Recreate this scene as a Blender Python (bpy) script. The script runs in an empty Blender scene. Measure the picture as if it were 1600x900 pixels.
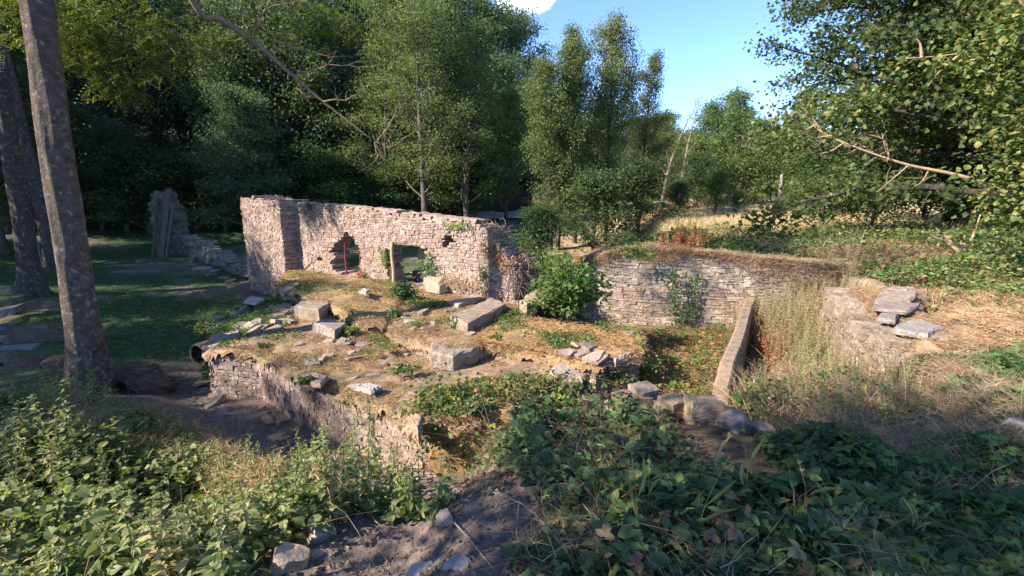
import bpy, bmesh, math, random
import numpy as np
from mathutils import Vector
R = math.radians
scene = bpy.context.scene
C = scene.collection
rng = np.random.default_rng(7)
random.seed(7)

# ---------------------------------------------------------------- camera
F, EYE, PITCH = 733.0, 3.3, R(11.6)
cd = bpy.data.cameras.new('camera'); cam = bpy.data.objects.new('camera', cd); C.objects.link(cam)
cam.location = (0, 0, EYE); cam.rotation_euler = (math.pi/2-PITCH, 0, 0)
cd.sensor_width = 36; cd.lens = 36*F/1600; cd.clip_start = .05; cd.clip_end = 3000
scene.camera = cam

# ---------------------------------------------------------------- light
SUN_EL, SUN_DIR = R(35), (-0.918, -0.397)          # horizontal direction towards the sun
az = math.atan2(SUN_DIR[0], SUN_DIR[1])
w = bpy.data.worlds.new('World'); scene.world = w; w.use_nodes = True
nt = w.node_tree; N = nt.nodes; L = nt.links; N.clear()
out = N.new('ShaderNodeOutputWorld'); bg = N.new('ShaderNodeBackground'); bg.inputs['Strength'].default_value = .15
sky = N.new('ShaderNodeTexSky'); sky.sky_type = 'NISHITA'; sky.sun_disc = False
sky.sun_elevation = SUN_EL; sky.sun_rotation = az; sky.altitude = 2500; sky.air_density = .6; sky.dust_density = .05; sky.ozone_density = 4.0
tc = N.new('ShaderNodeTexCoord')
# one small cumulus low over the wood, soft streaks elsewhere
nz = N.new('ShaderNodeTexNoise'); nz.inputs['Scale'].default_value = 9; nz.inputs['Detail'].default_value = 7; nz.inputs['Roughness'].default_value = .6
mp = N.new('ShaderNodeMapping'); mp.inputs['Scale'].default_value = (1, 1, 2.2)
dist = N.new('ShaderNodeVectorMath'); dist.operation = 'DISTANCE'
cdir = Vector((0.035, 0.93, .375)).normalized(); dist.inputs[1].default_value = cdir
m1 = N.new('ShaderNodeMath'); m1.operation = 'MULTIPLY_ADD'; m1.inputs[1].default_value = -7.5; m1.inputs[2].default_value = 0.62
ad = N.new('ShaderNodeMath'); ad.operation = 'ADD'
cr = N.new('ShaderNodeMapRange'); cr.inputs['From Min'].default_value = .62; cr.inputs['From Max'].default_value = .95; cr.clamp = True
mx = N.new('ShaderNodeMixRGB'); mx.inputs['Color2'].default_value = (6.3, 6.3, 6.6, 1)
L.new(tc.outputs['Generated'], mp.inputs['Vector']); L.new(mp.outputs[0], nz.inputs['Vector'])
L.new(tc.outputs['Generated'], dist.inputs[0]); L.new(dist.outputs['Value'], m1.inputs[0])
L.new(m1.outputs[0], ad.inputs[0]); L.new(nz.outputs['Fac'], ad.inputs[1]); L.new(ad.outputs[0], cr.inputs['Value'])
L.new(cr.outputs[0], mx.inputs['Fac']); L.new(sky.outputs[0], mx.inputs['Color1']); L.new(mx.outputs[0], bg.inputs['Color']); L.new(bg.outputs[0], out.inputs[0])
sd = bpy.data.lights.new('sun', 'SUN'); sun = bpy.data.objects.new('sun', sd); C.objects.link(sun)
sd.energy = 3.5; sd.angle = R(.5); sd.color = (1, .885, .74)
sun.rotation_euler = Vector((SUN_DIR[0]*math.cos(SUN_EL), SUN_DIR[1]*math.cos(SUN_EL), math.sin(SUN_EL))).to_track_quat('Z', 'Y').to_euler()
scene.view_settings.view_transform = 'Standard'; scene.view_settings.look = 'None'
scene.view_settings.exposure = 1.98; scene.view_settings.gamma = 1
scene.cycles.max_bounces = 8; scene.cycles.transparent_max_bounces = 4
scene.cycles.diffuse_bounces = 4

# ---------------------------------------------------------------- helpers: space
def ray(px, py):
    u = (px-800)/F; v = (450-py)/F
    return np.array((u, math.cos(PITCH)+v*math.sin(PITCH), -math.sin(PITCH)+v*math.cos(PITCH)))
def at(px, py, z):
    d = ray(px, py); t = (z-EYE)/d[2]; return np.array((d[0]*t, d[1]*t, z))
def aty(px, py, y):
    d = ray(px, py); t = y/d[1]; return np.array((d[0]*t, y, EYE+d[2]*t))
def hashn(ix, iy, s):
    v = np.sin(ix*127.1+iy*311.7+s*74.7)*43758.5453
    return v-np.floor(v)
def noise(x, y, sc=1., s=0):
    x = np.asarray(x, float)/sc; y = np.asarray(y, float)/sc
    ix = np.floor(x); iy = np.floor(y); fx = x-ix; fy = y-iy
    fx = fx*fx*(3-2*fx); fy = fy*fy*(3-2*fy)
    a = hashn(ix, iy, s); b = hashn(ix+1, iy, s); c = hashn(ix, iy+1, s); d = hashn(ix+1, iy+1, s)
    return (a*(1-fx)+b*fx)*(1-fy)+(c*(1-fx)+d*fx)*fy
def fbm(x, y, sc=1., s=0, o=4):
    r = 0; a = .5; t = 0
    for k in range(o):
        r = r+a*noise(x, y, sc/2**k, s+k*3.3); t += a; a *= .5
    return r/t
def sstep(a, b, x):
    t = np.clip((x-a)/(b-a), 0, 1); return t*t*(3-2*t)
def inpoly(x, y, poly):
    x = np.asarray(x); y = np.asarray(y); r = np.zeros(x.shape, bool); n = len(poly)
    for i in range(n):
        x0, y0 = poly[i][:2]; x1, y1 = poly[(i+1) % n][:2]
        c = ((y0 > y) != (y1 > y)) & (x < (x1-x0)*(y-y0)/((y1-y0) or 1e-9)+x0)
        r ^= c
    return r
def edged(x, y, poly, closed=True):
    x = np.asarray(x, float); y = np.asarray(y, float); r = np.full(x.shape, 1e9); n = len(poly)
    for i in range(n if closed else n-1):
        x0, y0 = poly[i][:2]; x1, y1 = poly[(i+1) % n][:2]
        dx, dy = x1-x0, y1-y0; t = np.clip(((x-x0)*dx+(y-y0)*dy)/(dx*dx+dy*dy), 0, 1)
        r = np.minimum(r, np.hypot(x-x0-t*dx, y-y0-t*dy))
    return r

# ---------------------------------------------------------------- terrain
CP = np.array([
 # camera mound and foreground
 (0,-2,1.7),(0,0,1.7),(0,1.6,1.62),(-1,1.2,1.5),(1.2,1.5,1.6),(1,2.6,1.45),(2.2,2.4,1.45),(0,2.6,1.45),(.2,3.5,1.15),(1.8,3.6,1.2),(3,3,1.35),(2.2,4.6,.95),
 (3.5,4.4,1.05),(4.6,3.4,1.35),(6,4,1.45),(8,4,1.55),(5.2,5.2,1.35),(6.5,6,1.55),(-3,-2,1.4),(3,-3,1.7),(9,0,1.7),(-8,-4,1.0),
 (.9,4.6,.75),(0,4.5,.65),
 # left bank
 (-.9,2.4,1.3),(-1.6,3.2,.86),(-.7,3.7,.72),(-2,1.6,1.25),(-3.2,2.4,.95),(-2.8,3.8,.5),(-4.4,3.6,.8),(-4.3,5,.38),(-6,4.4,.45),(-5.2,6,.15),(-8,5,.4),(-6.3,6.2,.18),(-10,3,.7),(-7.6,6.3,.22),
 (-2.2,4.5,.25),(-3.1,5.0,.2),(-3.9,5.9,.05),
 (-1.6,4.7,-.15),(-2.6,5.4,-.12),(-3.7,6.4,-.1),(-5,7.4,-.06),(-6.6,7.8,-.03),(-7.3,8.6,0),(-.9,4.55,-.05),
 (-9,7.6,.35),(-9.8,8.8,.4),(-8.3,7.4,.3),
 # lawn
 (-7.5,9.8,0),(-7.5,12,0),(-9,14,0),(-10,10.5,0),(-12,12,0),(-12,17,0),(-8.5,16,0),(-15,20,.05),(-18,25,.1),(-13,27,.2),(-22,15,.3),(-18,10,.4),(-14,8,.5),(-9,20,0),(-5,16,0),(-2,14,0),
 (-20,33,.7),(-10,33,.7),(-30,25,.9),(-3,26,.3),(-35,35,2),(-28,42,2.3),(-14,42,1.7),(-2,38,1.1),(-5,46,2.2),
 # under and around the ruin
 (-5,9,.3),(-3,8,.3),(-1,7,.3),(-4,11,.3),(-2,9.5,.3),(0,8,.3),(1,6.6,.3),(-6,13,.3),
 (0.6,10.2,.25),(.3,12,0),(1,13.5,-.1),(2,16,-.2),(3,20,-.2),(4,25,-.1),(1,30,.3),(6,30,.2),(-1,11.5,0),
 # rooms on the right
 (2.5,7,.35),(2.2,8.2,.35),(3.2,8.6,.4),(2.4,6.0,.45),(3.0,5.8,.5),(3.9,9,.45),(4.3,7.6,.25),(4.1,6.6,.3),(5.1,8.6,.4),(5.6,9.4,.6),(4.8,6.6,.5),(4.2,5.6,.75),(5.3,7.2,.7),
 # right terrace and field
 (6.1,7.6,1.0),(7.5,7.3,1.62),(7.2,9,1.65),(9,9,1.68),(7.2,11.2,1.8),(4.8,11,1.92),(2.9,11,1.95),(3,12.5,1.7),(5,13,1.85),(8,13,1.85),(12,12,1.85),(12,7,1.8),(16,10,1.8),(16,18,1.75),(8,18,1.7),(10,26,1.7),(6.2,17,1.4),(9,35,1.6),(18,30,1.75),(25,45,2.0),(14,46,1.9),(30,20,2),(30,70,2.2),(15,62,2.2),
 # hills
 (-45,20,4),(-60,45,12),(-40,60,10),(-20,62,8),(-5,65,7),(5,80,7),(-30,90,22),(0,105,18),(-70,90,30),(20,110,10),(35,130,7),(60,120,9),(70,60,6),(60,20,3),(60,-20,3),(-30,-20,2),(-60,-20,6),(-50,0,4),(0,-30,2.5),(0,200,34),(-100,200,55),(100,200,26),(200,100,16),(-200,100,50),(-200,0,30),(200,-50,10),(0,-200,8),(250,250,30),(-250,250,60),(-150,-150,15),(150,-150,10)
], float)
ROOM = [(1.3, 4.9), (1.9, 6.9), (1.0, 8.4), (1.3, 11.45), (1.9, 11.0), (3.4, 10.6), (5.2, 10.15), (7.2, 10.25), (6.6, 8.9), (5.9, 7.6), (5.1, 5.8), (4.4, 4.9)]
FRONT = [(-6.4, 8.75), (-4.6, 7.3), (-3.0, 6.2), (-1.9, 5.55), (-1.0, 4.95)]
def gh(x, y, fine=True):
    x = np.asarray(x, float); y = np.asarray(y, float); sh = x.shape
    xf = x.ravel(); yf = y.ravel(); o = np.empty(xf.size)
    for i in range(0, xf.size, 20000):
        d = (xf[i:i+20000, None]-CP[:, 0])**2+(yf[i:i+20000, None]-CP[:, 1])**2
        wgt = 1/(d+.02)**2.2; o[i:i+20000] = (wgt*CP[:, 2]).sum(1)/wgt.sum(1)
    o = o.reshape(sh)
    # rooms and the strip at the foot of the masonry are cut sharply into the mound
    ins = inpoly(x, y, ROOM); m = ins*sstep(0, .12, edged(x, y, ROOM))*sstep(4.9, 6.3, y-.12*x)
    o = o*(1-m)+m*(.30+.10*np.clip(x-4.2, 0, 3)+.06*(fbm(x, y, .8, 4)-.5))
    m = sstep(.95, .4, edged(x, y, FRONT, False)); o = o*(1-m)+m*np.minimum(o, -.10)
    if fine:
        r = np.hypot(x, y)
        o = o+(fbm(x, y, 1.1, 3)-.5)*.16+(fbm(x, y, .25, 9, 3)-.5)*.05*(r < 30)+(fbm(x, y, 9, 5)-.5)*sstep(30, 80, r)*3
    return o
def g1(x, y): return float(gh(np.array([x]), np.array([y]))[0])
def G(px, py):
    d = ray(px, py); lo = None
    ts = np.concatenate([np.linspace(1, 30, 400), np.linspace(30.1, 200, 400)])
    P = np.array([0, 0, EYE])+ts[:, None]*d
    below = P[:, 2] < gh(P[:, 0], P[:, 1])
    k = int(np.argmax(below)) if below.any() else len(ts)-1
    return P[k]
def gpoly(pp): return [tuple(G(*p)[:2]) for p in pp]

# ---------------------------------------------------------------- helpers: meshes
def tag(o, label=None, cat=None, group=None, kind=None):
    if label: o['label'] = label
    if cat: o['category'] = cat
    if group: o['group'] = group
    if kind: o['kind'] = kind
    return o
def empty(name, loc, label, cat, group=None):
    o = bpy.data.objects.new(name, None); C.objects.link(o); o.location = loc; o.empty_display_size = .2
    return tag(o, label, cat, group)
class MB:
    def __init__(s): s.V = []; s.Q = []; s.T = []; s.Cc = []; s.n = 0
    def add(s, V, Q=None, T=None, c=(1, 1, 1)):
        V = np.asarray(V, float).reshape(-1, 3)
        if Q is not None and len(Q): s.Q.append(np.asarray(Q, np.int64).reshape(-1, 4)+s.n)
        if T is not None and len(T): s.T.append(np.asarray(T, np.int64).reshape(-1, 3)+s.n)
        c = np.asarray(c, float)
        if c.ndim == 1: c = np.broadcast_to(c, (len(V), 3))
        s.V.append(V); s.Cc.append(c); s.n += len(V)
    def mesh(s, name, smooth=False):
        V = np.concatenate(s.V); Cc = np.concatenate(s.Cc)
        Q = np.concatenate(s.Q) if s.Q else np.zeros((0, 4), int); T = np.concatenate(s.T) if s.T else np.zeros((0, 3), int)
        me = bpy.data.meshes.new(name); me.vertices.add(len(V)); me.vertices.foreach_set('co', V.astype(np.float32).ravel())
        nl = Q.size+T.size; me.loops.add(nl); me.polygons.add(len(Q)+len(T))
        me.loops.foreach_set('vertex_index', np.concatenate([Q.ravel(), T.ravel()]).astype(np.int32))
        ls = np.concatenate([np.arange(len(Q))*4, Q.size+np.arange(len(T))*3]).astype(np.int32)
        me.polygons.foreach_set('loop_start', ls)
        me.update(calc_edges=True)
        me.polygons.foreach_set('use_smooth', np.full(len(Q)+len(T), bool(smooth)))
        a = me.color_attributes.new('Col', 'FLOAT_COLOR', 'POINT')
        a.data.foreach_set('color', np.concatenate([Cc, np.ones((len(V), 1))], 1).astype(np.float32).ravel())
        return me
    def obj(s, name, mat, parent=None, smooth=False, loc=(0, 0, 0)):
        me = s.mesh(name, smooth); me.materials.append(mat)
        o = bpy.data.objects.new(name, me); C.objects.link(o); o.location = loc
        if parent is not None: o.parent = parent
        return o
def tube(pts, rad, k=6, cap=True, rough=0):
    pts = np.asarray(pts, float); n = len(pts); rad = np.atleast_1d(np.asarray(rad, float)); rad = np.interp(np.linspace(0, 1, n), np.linspace(0, 1, len(rad)), rad) if len(rad) > 1 else np.full(n, rad[0])
    d = np.gradient(pts, axis=0); d /= np.linalg.norm(d, axis=1)[:, None]+1e-9
    ref = np.array((0, 0, 1.)) if abs(d[0][2]) < .9 else np.array((1., 0, 0))
    a = np.cross(d, ref); a /= np.linalg.norm(a, axis=1)[:, None]+1e-9; b = np.cross(d, a)
    th = np.arange(k)*2*math.pi/k
    rr = rad[:, None]*(1+rough*(rng.random((n, k))-.5))
    V = pts[:, None, :]+rr[..., None]*(np.cos(th)[None, :, None]*a[:, None, :]+np.sin(th)[None, :, None]*b[:, None, :])
    i = np.arange(n-1)[:, None]; j = np.arange(k)[None, :]; j2 = (j+1) % k
    Q = np.stack([i*k+j, i*k+j2, (i+1)*k+j2, (i+1)*k+j], -1).reshape(-1, 4)
    V = V.reshape(-1, 3); T = []
    if cap:
        V = np.concatenate([V, pts[:1], pts[-1:]]); c0, c1 = len(V)-2, len(V)-1
        T = [(c0, (m+1) % k, m) for m in range(k)]+[(c1, (n-1)*k+m, (n-1)*k+(m+1) % k) for m in range(k)]
    return V, Q, T
def smoothline(pts, n=12):
    pts = np.asarray(pts, float); m = len(pts); P = np.vstack([2*pts[0]-pts[1], pts, 2*pts[-1]-pts[-2]]); r = []
    for i in range(m-1):
        p0, p1, p2, p3 = P[i:i+4]
        for t in np.linspace(0, 1, n, endpoint=(i == m-2)):
            r.append(.5*((2*p1)+(-p0+p2)*t+(2*p0-5*p1+4*p2-p3)*t*t+(-p0+3*p1-3*p2+p3)*t**3))
    return np.array(r)

# leaf templates (x across, y along, z up): verts, tris
LEAF4 = (np.array([(0, 0, 0), (-.3, .45, .07), (0, 1, -.1), (.3, .45, .07)]), np.array([(0, 2, 1), (0, 3, 2)]))
LEAF7 = (np.array([(0, 0, 0), (-.3, .22, .08), (-.34, .5, .09), (0, 1, -.16), (.34, .5, .09), (.3, .22, .08), (0, .45, 0)]),
         np.array([(0, 6, 1), (1, 6, 2), (2, 6, 3), (6, 4, 3), (5, 4, 6), (0, 5, 6)]))
_o = [(.0, 0.), (.20, .06), (.30, .18), (.27, .24), (.36, .36), (.31, .42), (.36, .54), (.27, .60), (.27, .70), (.16, .77), (.13, .87), (0., 1.)]
def _leafn():
    V = [(0, 0, 0), (0, .25, -.015), (0, .5, -.03), (0, .75, -.075), (0, 1, -.17)]; Lf = [(-x, y, .07*(x/.36)-.10*y*y) for x, y in _o[1:-1]]; Rt = [(x, y, .07*(x/.36)-.10*y*y) for x, y in _o[1:-1]]; n = len(Lf); T = []
    mid = lambda y: min(range(5), key=lambda i: abs((0, .25, .5, .75, 1)[i]-y)); L0 = 5; R0 = 5+n; pm = 0
    for i in range(n):
        m = mid(Lf[i][1]); 
        if i: T += [(L0+i-1, pm, L0+i), (R0+i-1, R0+i, pm)]
        if m != pm: T += [(L0+i, pm, m), (R0+i, m, pm)]
        if i == 0: T += [(0, m, L0) if m else (0, 1, L0), (0, R0, m) if m else (0, R0, 1)]; 
        pm = m
    T += [(L0+n-1, pm, 4), (R0+n-1, 4, pm)]; return np.array(V+Lf+Rt, float), np.array([t for t in T if len(set(t)) == 3])
LEAFN = _leafn()
NARROW = (np.array([(0, 0, 0), (-.13, .3, .04), (-.11, .65, 0), (0, 1, -.2), (.11, .65, 0), (.13, .3, .04), (0, .4, -.02)]),
          np.array([(0, 6, 1), (1, 6, 2), (2, 6, 3), (6, 4, 3), (5, 4, 6), (0, 5, 6)]))
LOBED = (np.array([(0, 0, 0), (-.42, .12, .05), (-.25, .38, .0), (-.45, .62, .08), (-.12, .62, 0), (0, 1, -.1), (.12, .62, 0), (.45, .62, .08), (.25, .38, 0), (.42, .12, .05), (0, .35, -.03)]),
         np.array([(10, i+1, i) if i < 9 else (10, 0, 9) for i in range(10)]))
def unit(v): return v/(np.linalg.norm(v, axis=-1, keepdims=True)+1e-9)
def rdir(n, up=0.):
    v = unit(rng.normal(size=(n, 3))); v[:, 2] += up; return unit(v)
def leaves(mb, pos, axis, nrm, size, tmpl, col, width=1.):
    pos = np.asarray(pos); n = len(pos)
    if n == 0: return
    axis = unit(np.asarray(axis)); x = unit(np.cross(axis, nrm)); z = np.cross(x, axis)
    tv, tt = tmpl; size = np.broadcast_to(np.asarray(size, float), (n,))
    V = pos[:, None, :]+size[:, None, None]*(tv[None, :, 0:1]*width*x[:, None, :]+tv[None, :, 1:2]*axis[:, None, :]+tv[None, :, 2:3]*z[:, None, :])
    k = len(tv); T = (tt[None]+(np.arange(n)*k)[:, None, None]).reshape(-1, 3)
    col = np.asarray(col, float)
    if col.ndim == 1: col = np.broadcast_to(col, (n, 3))
    mb.add(V.reshape(-1, 3), None, T, np.repeat(col, k, 0))
def mixcol(n, cols, wts=None, var=.2):
    cols = np.array(cols, float); i = rng.choice(len(cols), n, p=wts); c = cols[i]
    return c*(1+var*(rng.random((n, 1))*2-1))
def ribbons(mb, base, dirv, length, width, bend, col, seg=3, droop=0.):
    """thin curved blades: base Nx3, dir Nx3, bend = Nx3 sideways end offset as a share of length"""
    n = len(base); dirv = unit(dirv); side = unit(np.cross(dirv, rdir(n)))
    ts = np.linspace(0, 1, seg+1); rows = []
    for t in ts:
        c = base+dirv*(length*t)[:, None]+bend*(length*t*t)[:, None]+np.array((0, 0, -1.))*(droop*length*t*t)[:, None]
        wd = (width*(1-.85*t))[:, None]*side*.5
        rows += [c-wd, c+wd]
    V = np.stack(rows, 1); k = 2*(seg+1)
    q = np.array([(2*i, 2*i+1, 2*i+3, 2*i+2) for i in range(seg)])
    Q = (q[None]+(np.arange(n)*k)[:, None, None]).reshape(-1, 4)
    mb.add(V.reshape(-1, 3), Q, None, np.repeat(col, k, 0))
def sample(poly, n, dens=None):
    P = np.array(poly); lo = P.min(0)[:2]; hi = P.max(0)[:2]; X = []; Y = []; c = 0; it = 0
    while c < n and it < 60:
        it += 1
        x = rng.uniform(lo[0], hi[0], n*2); y = rng.uniform(lo[1], hi[1], n*2)
        m = inpoly(x, y, poly)
        if dens is not None: m &= rng.random(n*2) < dens(x, y)
        X.append(x[m]); Y.append(y[m]); c += int(m.sum())
    return np.concatenate(X)[:n], np.concatenate(Y)[:n]

# ---------------------------------------------------------------- materials
def mat(name, rough=.9, bump=.3, bscale=20, var=.35, vscale=6, trans=0., spec=.25, tint=None, bdist=.02, spots=None):
    m = bpy.data.materials.new(name); m.use_nodes = True; t = m.node_tree; n = t.nodes; l = t.links; n.clear()
    o = n.new('ShaderNodeOutputMaterial'); p = n.new('ShaderNodeBsdfPrincipled')
    p.inputs['Roughness'].default_value = rough; p.inputs['Specular IOR Level'].default_value = spec
    if tint is None:
        c = n.new('ShaderNodeAttribute'); c.attribute_name = 'Col'; cc = c.outputs['Color']
    else:
        c = n.new('ShaderNodeRGB'); c.outputs[0].default_value = (*tint, 1); cc = c.outputs[0]
    geo = n.new('ShaderNodeNewGeometry')
    if var > 0:
        nz = n.new('ShaderNodeTexNoise'); nz.inputs['Scale'].default_value = vscale; nz.inputs['Detail'].default_value = 5; nz.inputs['Roughness'].default_value = .65
        l.new(geo.outputs['Position'], nz.inputs['Vector'])
        mr = n.new('ShaderNodeMapRange'); mr.inputs['From Min'].default_value = .25; mr.inputs['From Max'].default_value = .75; mr.inputs['To Min'].default_value = 1-var; mr.inputs['To Max'].default_value = 1+var
        l.new(nz.outputs['Fac'], mr.inputs['Value'])
        mu = n.new('ShaderNodeVectorMath'); mu.operation = 'SCALE'; l.new(cc, mu.inputs[0]); l.new(mr.outputs[0], mu.inputs['Scale']); cc = mu.outputs[0]
    if spots:
        for (scol, ssc, lo, hi, amt, seed) in spots:
            n2 = n.new('ShaderNodeTexNoise'); n2.inputs['Scale'].default_value = ssc; n2.inputs['Detail'].default_value = 6; n2.inputs['Roughness'].default_value = .7
            ad = n.new('ShaderNodeVectorMath'); ad.inputs[1].default_value = (seed*13.1, seed*7.7, seed*3.3); l.new(geo.outputs['Position'], ad.inputs[0]); l.new(ad.outputs[0], n2.inputs['Vector'])
            r2 = n.new('ShaderNodeMapRange'); r2.inputs['From Min'].default_value = lo; r2.inputs['From Max'].default_value = hi; r2.inputs['To Max'].default_value = amt; l.new(n2.outputs['Fac'], r2.inputs['Value'])
            x2 = n.new('ShaderNodeMixRGB'); x2.inputs['Color2'].default_value = (*scol, 1); l.new(r2.outputs[0], x2.inputs['Fac']); l.new(cc, x2.inputs['Color1']); cc = x2.outputs[0]
    l.new(cc, p.inputs['Base Color'])
    if bump > 0:
        nb = n.new('ShaderNodeTexNoise'); nb.inputs['Scale'].default_value = bscale; nb.inputs['Detail'].default_value = 6; nb.inputs['Roughness'].default_value = .7
        l.new(geo.outputs['Position'], nb.inputs['Vector'])
        b = n.new('ShaderNodeBump'); b.inputs['Strength'].default_value = bump; b.inputs['Distance'].default_value = bdist
        l.new(nb.outputs['Fac'], b.inputs['Height']); l.new(b.outputs[0], p.inputs['Normal'])
    if trans > 0:
        tr = n.new('ShaderNodeBsdfTranslucent'); ml = n.new('ShaderNodeVectorMath'); ml.operation = 'MULTIPLY'; ml.inputs[1].default_value = (1.25, 1.35, .55)
        l.new(cc, ml.inputs[0]); l.new(ml.outputs[0], tr.inputs['Color'])
        ms = n.new('ShaderNodeMixShader'); ms.inputs['Fac'].default_value = trans
        l.new(p.outputs[0], ms.inputs[1]); l.new(tr.outputs[0], ms.inputs[2]); l.new(ms.outputs[0], o.inputs[0])
    else: l.new(p.outputs[0], o.inputs[0])
    return m
M_ground = mat('earth_and_turf', .95, .9, 14, .35, 9, bdist=.03)
M_leaf = mat('leaves', .55, 0, var=.12, vscale=3, trans=.4, spec=.3)
M_dry = mat('dry_stalks', .8, 0, var=.15, vscale=5, trans=.25, spec=.15)
M_bark = mat('bark', .92, 1.0, 22, .45, 9, bdist=.06, spots=[((.34, .31, .28), 11, .56, .63, .8, 1), ((.045, .032, .024), 4, .52, .62, .6, 14), ((.17, .13, .045), 2.3, .55, .7, .75, 2)])
M_twig = mat('twig_bark', .9, .5, 30, .3, 8)
M_stone = mat('rubble_stone', .92, 1.0, 24, .35, 11, bdist=.03, spots=[((.34, .26, .20), 5.5, .46, .60, .7, 16), ((.17, .12, .09), 8, .58, .68, .6, 17), ((.50, .42, .36), 2.2, .52, .66, .6, 3), ((.20, .13, .08), 1.6, .52, .70, .6, 4), ((.12, .13, .055), 2.7, .60, .72, .6, 5)])
def add_rubble(m, scale, amt, edge=.06, dist=.02):
    t = m.node_tree; n = t.nodes; l = t.links; p = next(x for x in n if x.type == 'BSDF_PRINCIPLED')
    g = n.new('ShaderNodeNewGeometry'); mp_ = n.new('ShaderNodeMapping'); mp_.inputs['Scale'].default_value = (1, 1, 1.7); nz = n.new('ShaderNodeTexNoise'); nz.inputs['Scale'].default_value = 9; nz.inputs['Detail'].default_value = 3
    mx_ = n.new('ShaderNodeVectorMath'); mx_.operation = 'MULTIPLY_ADD'; mx_.inputs[1].default_value = (.07, .07, .07); l.new(g.outputs['Position'], mp_.inputs['Vector']); l.new(g.outputs['Position'], nz.inputs['Vector']); l.new(nz.outputs['Color'], mx_.inputs[0]); l.new(mp_.outputs[0], mx_.inputs[2])
    v = n.new('ShaderNodeTexVoronoi'); v.feature = 'DISTANCE_TO_EDGE'; v.inputs['Scale'].default_value = scale; l.new(mx_.outputs[0], v.inputs['Vector'])
    v2 = n.new('ShaderNodeTexVoronoi'); v2.inputs['Scale'].default_value = scale; l.new(mx_.outputs[0], v2.inputs['Vector'])
    r = n.new('ShaderNodeMapRange'); r.inputs['From Max'].default_value = edge; r.inputs['To Min'].default_value = 1-amt; r.inputs['To Max'].default_value = 1; l.new(v.outputs['Distance'], r.inputs['Value'])
    sx = n.new('ShaderNodeSeparateXYZ'); l.new(v2.outputs['Color'], sx.inputs[0]); r2 = n.new('ShaderNodeMapRange'); r2.inputs['To Min'].default_value = .78; r2.inputs['To Max'].default_value = 1.22; l.new(sx.outputs[0], r2.inputs['Value'])
    mm = n.new('ShaderNodeMath'); mm.operation = 'MULTIPLY'; l.new(r.outputs[0], mm.inputs[0]); l.new(r2.outputs[0], mm.inputs[1])
    src = p.inputs['Base Color'].links[0].from_socket; sc = n.new('ShaderNodeVectorMath'); sc.operation = 'SCALE'; l.new(src, sc.inputs[0]); l.new(mm.outputs[0], sc.inputs['Scale']); l.new(sc.outputs[0], p.inputs['Base Color'])
    b0 = next(x for x in n if x.type == 'BUMP'); b = n.new('ShaderNodeBump'); b.inputs['Strength'].default_value = .8; b.inputs['Distance'].default_value = dist; l.new(r.outputs[0], b.inputs['Height']); l.new(b0.outputs[0], b.inputs['Normal']); l.new(b.outputs[0], p.inputs['Normal'])
add_rubble(M_stone, 12, .3)
M_turf = mat('dry_turf', .95, 1.0, 30, .35, 12, bdist=.04)
M_conc = mat('old_concrete', .92, 1.0, 22, .3, 7, bdist=.03, spots=[((.27, .19, .10), 2.6, .48, .66, .75, 6), ((.10, .085, .05), 5, .54, .66, .75, 7), ((.33, .30, .27), 11, .58, .66, .5, 12), ((.16, .12, .085), 7, .50, .64, .6, 15)])
M_rock = mat('rock', .85, .8, 9, .28, 5, bdist=.04, spots=[((.30, .27, .24), 4, .52, .66, .5, 8), ((.12, .12, .06), 3, .6, .72, .5, 9)])
M_wood = mat('weathered_wood', .85, .6, 40, .25, 9, spots=[((.09, .08, .06), 3, .5, .7, .5, 10)])
M_red = mat('red_oxide_paint', .6, .3, 60, .3, 20, tint=(.30, .035, .04), spots=[((.16, .09, .07), 18, .55, .65, .7, 11)])

# ---------------------------------------------------------------- ground sheet
def axis_lines(lim, fine, nf, grow):
    a = list(np.linspace(0, nf, int(nf/fine)+1)); s = fine
    while a[-1] < lim: s *= grow; a.append(a[-1]+s)
    return np.array(a)
ax = axis_lines(700, .075, 9, 1.045); gx = np.concatenate([-ax[::-1], ax[1:]])
ay = axis_lines(900, .075, 13, 1.04); ab = axis_lines(300, .3, 3, 1.12); gy = np.concatenate([-ab[::-1], ay[1:]])
GX, GY = np.meshgrid(gx, gy); GZ = gh(GX, GY)
def mixv(a, b, t): return a*(1-t[..., None])+np.array(b)*t[..., None]
n1 = fbm(GX, GY, 2.2, 11); n2 = fbm(GX, GY, .5, 13); n3 = fbm(GX, GY, 6, 17)
col = np.zeros(GX.shape+(3,))+np.array((.085, .062, .038))
lawn = sstep(-3.2, -5.5, GX+.15*GY-1.6*0)*sstep(6.2, 7.6, GY-.12*GX)*0
lawnm = sstep(5.5, 7.5, GY+.25*(GX+6))*sstep(1.5, -.5, GX-.25*(GY-12))*sstep(44, 36, GY)
green = (sstep(.40, .56, n1*.75+n2*.25+.06*sstep(-6, -8, GX)))
lawncol = mixv(np.zeros(GX.shape+(3,))+np.array((.150, .118, .088)), (.055, .10, .038), green)
far = sstep(27, 33, GY)
lawncol = mixv(lawncol, (.065, .13, .035), far*.8*sstep(.3, .5, n1))
col = mixv(col, (1, 1, 1), lawnm*0)
col = col*(1-lawnm[..., None])+lawncol*lawnm[..., None]
# bare earth at the foot of the masonry
tr = edged(GX, GY, [(-6.6, 8.3), (-4.6, 6.8), (-2.6, 5.4), (-1, 4.6)], False)
col = mixv(col, (.165, .125, .095), sstep(1.1, .35, tr+.4*(n2-.5)))
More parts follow.
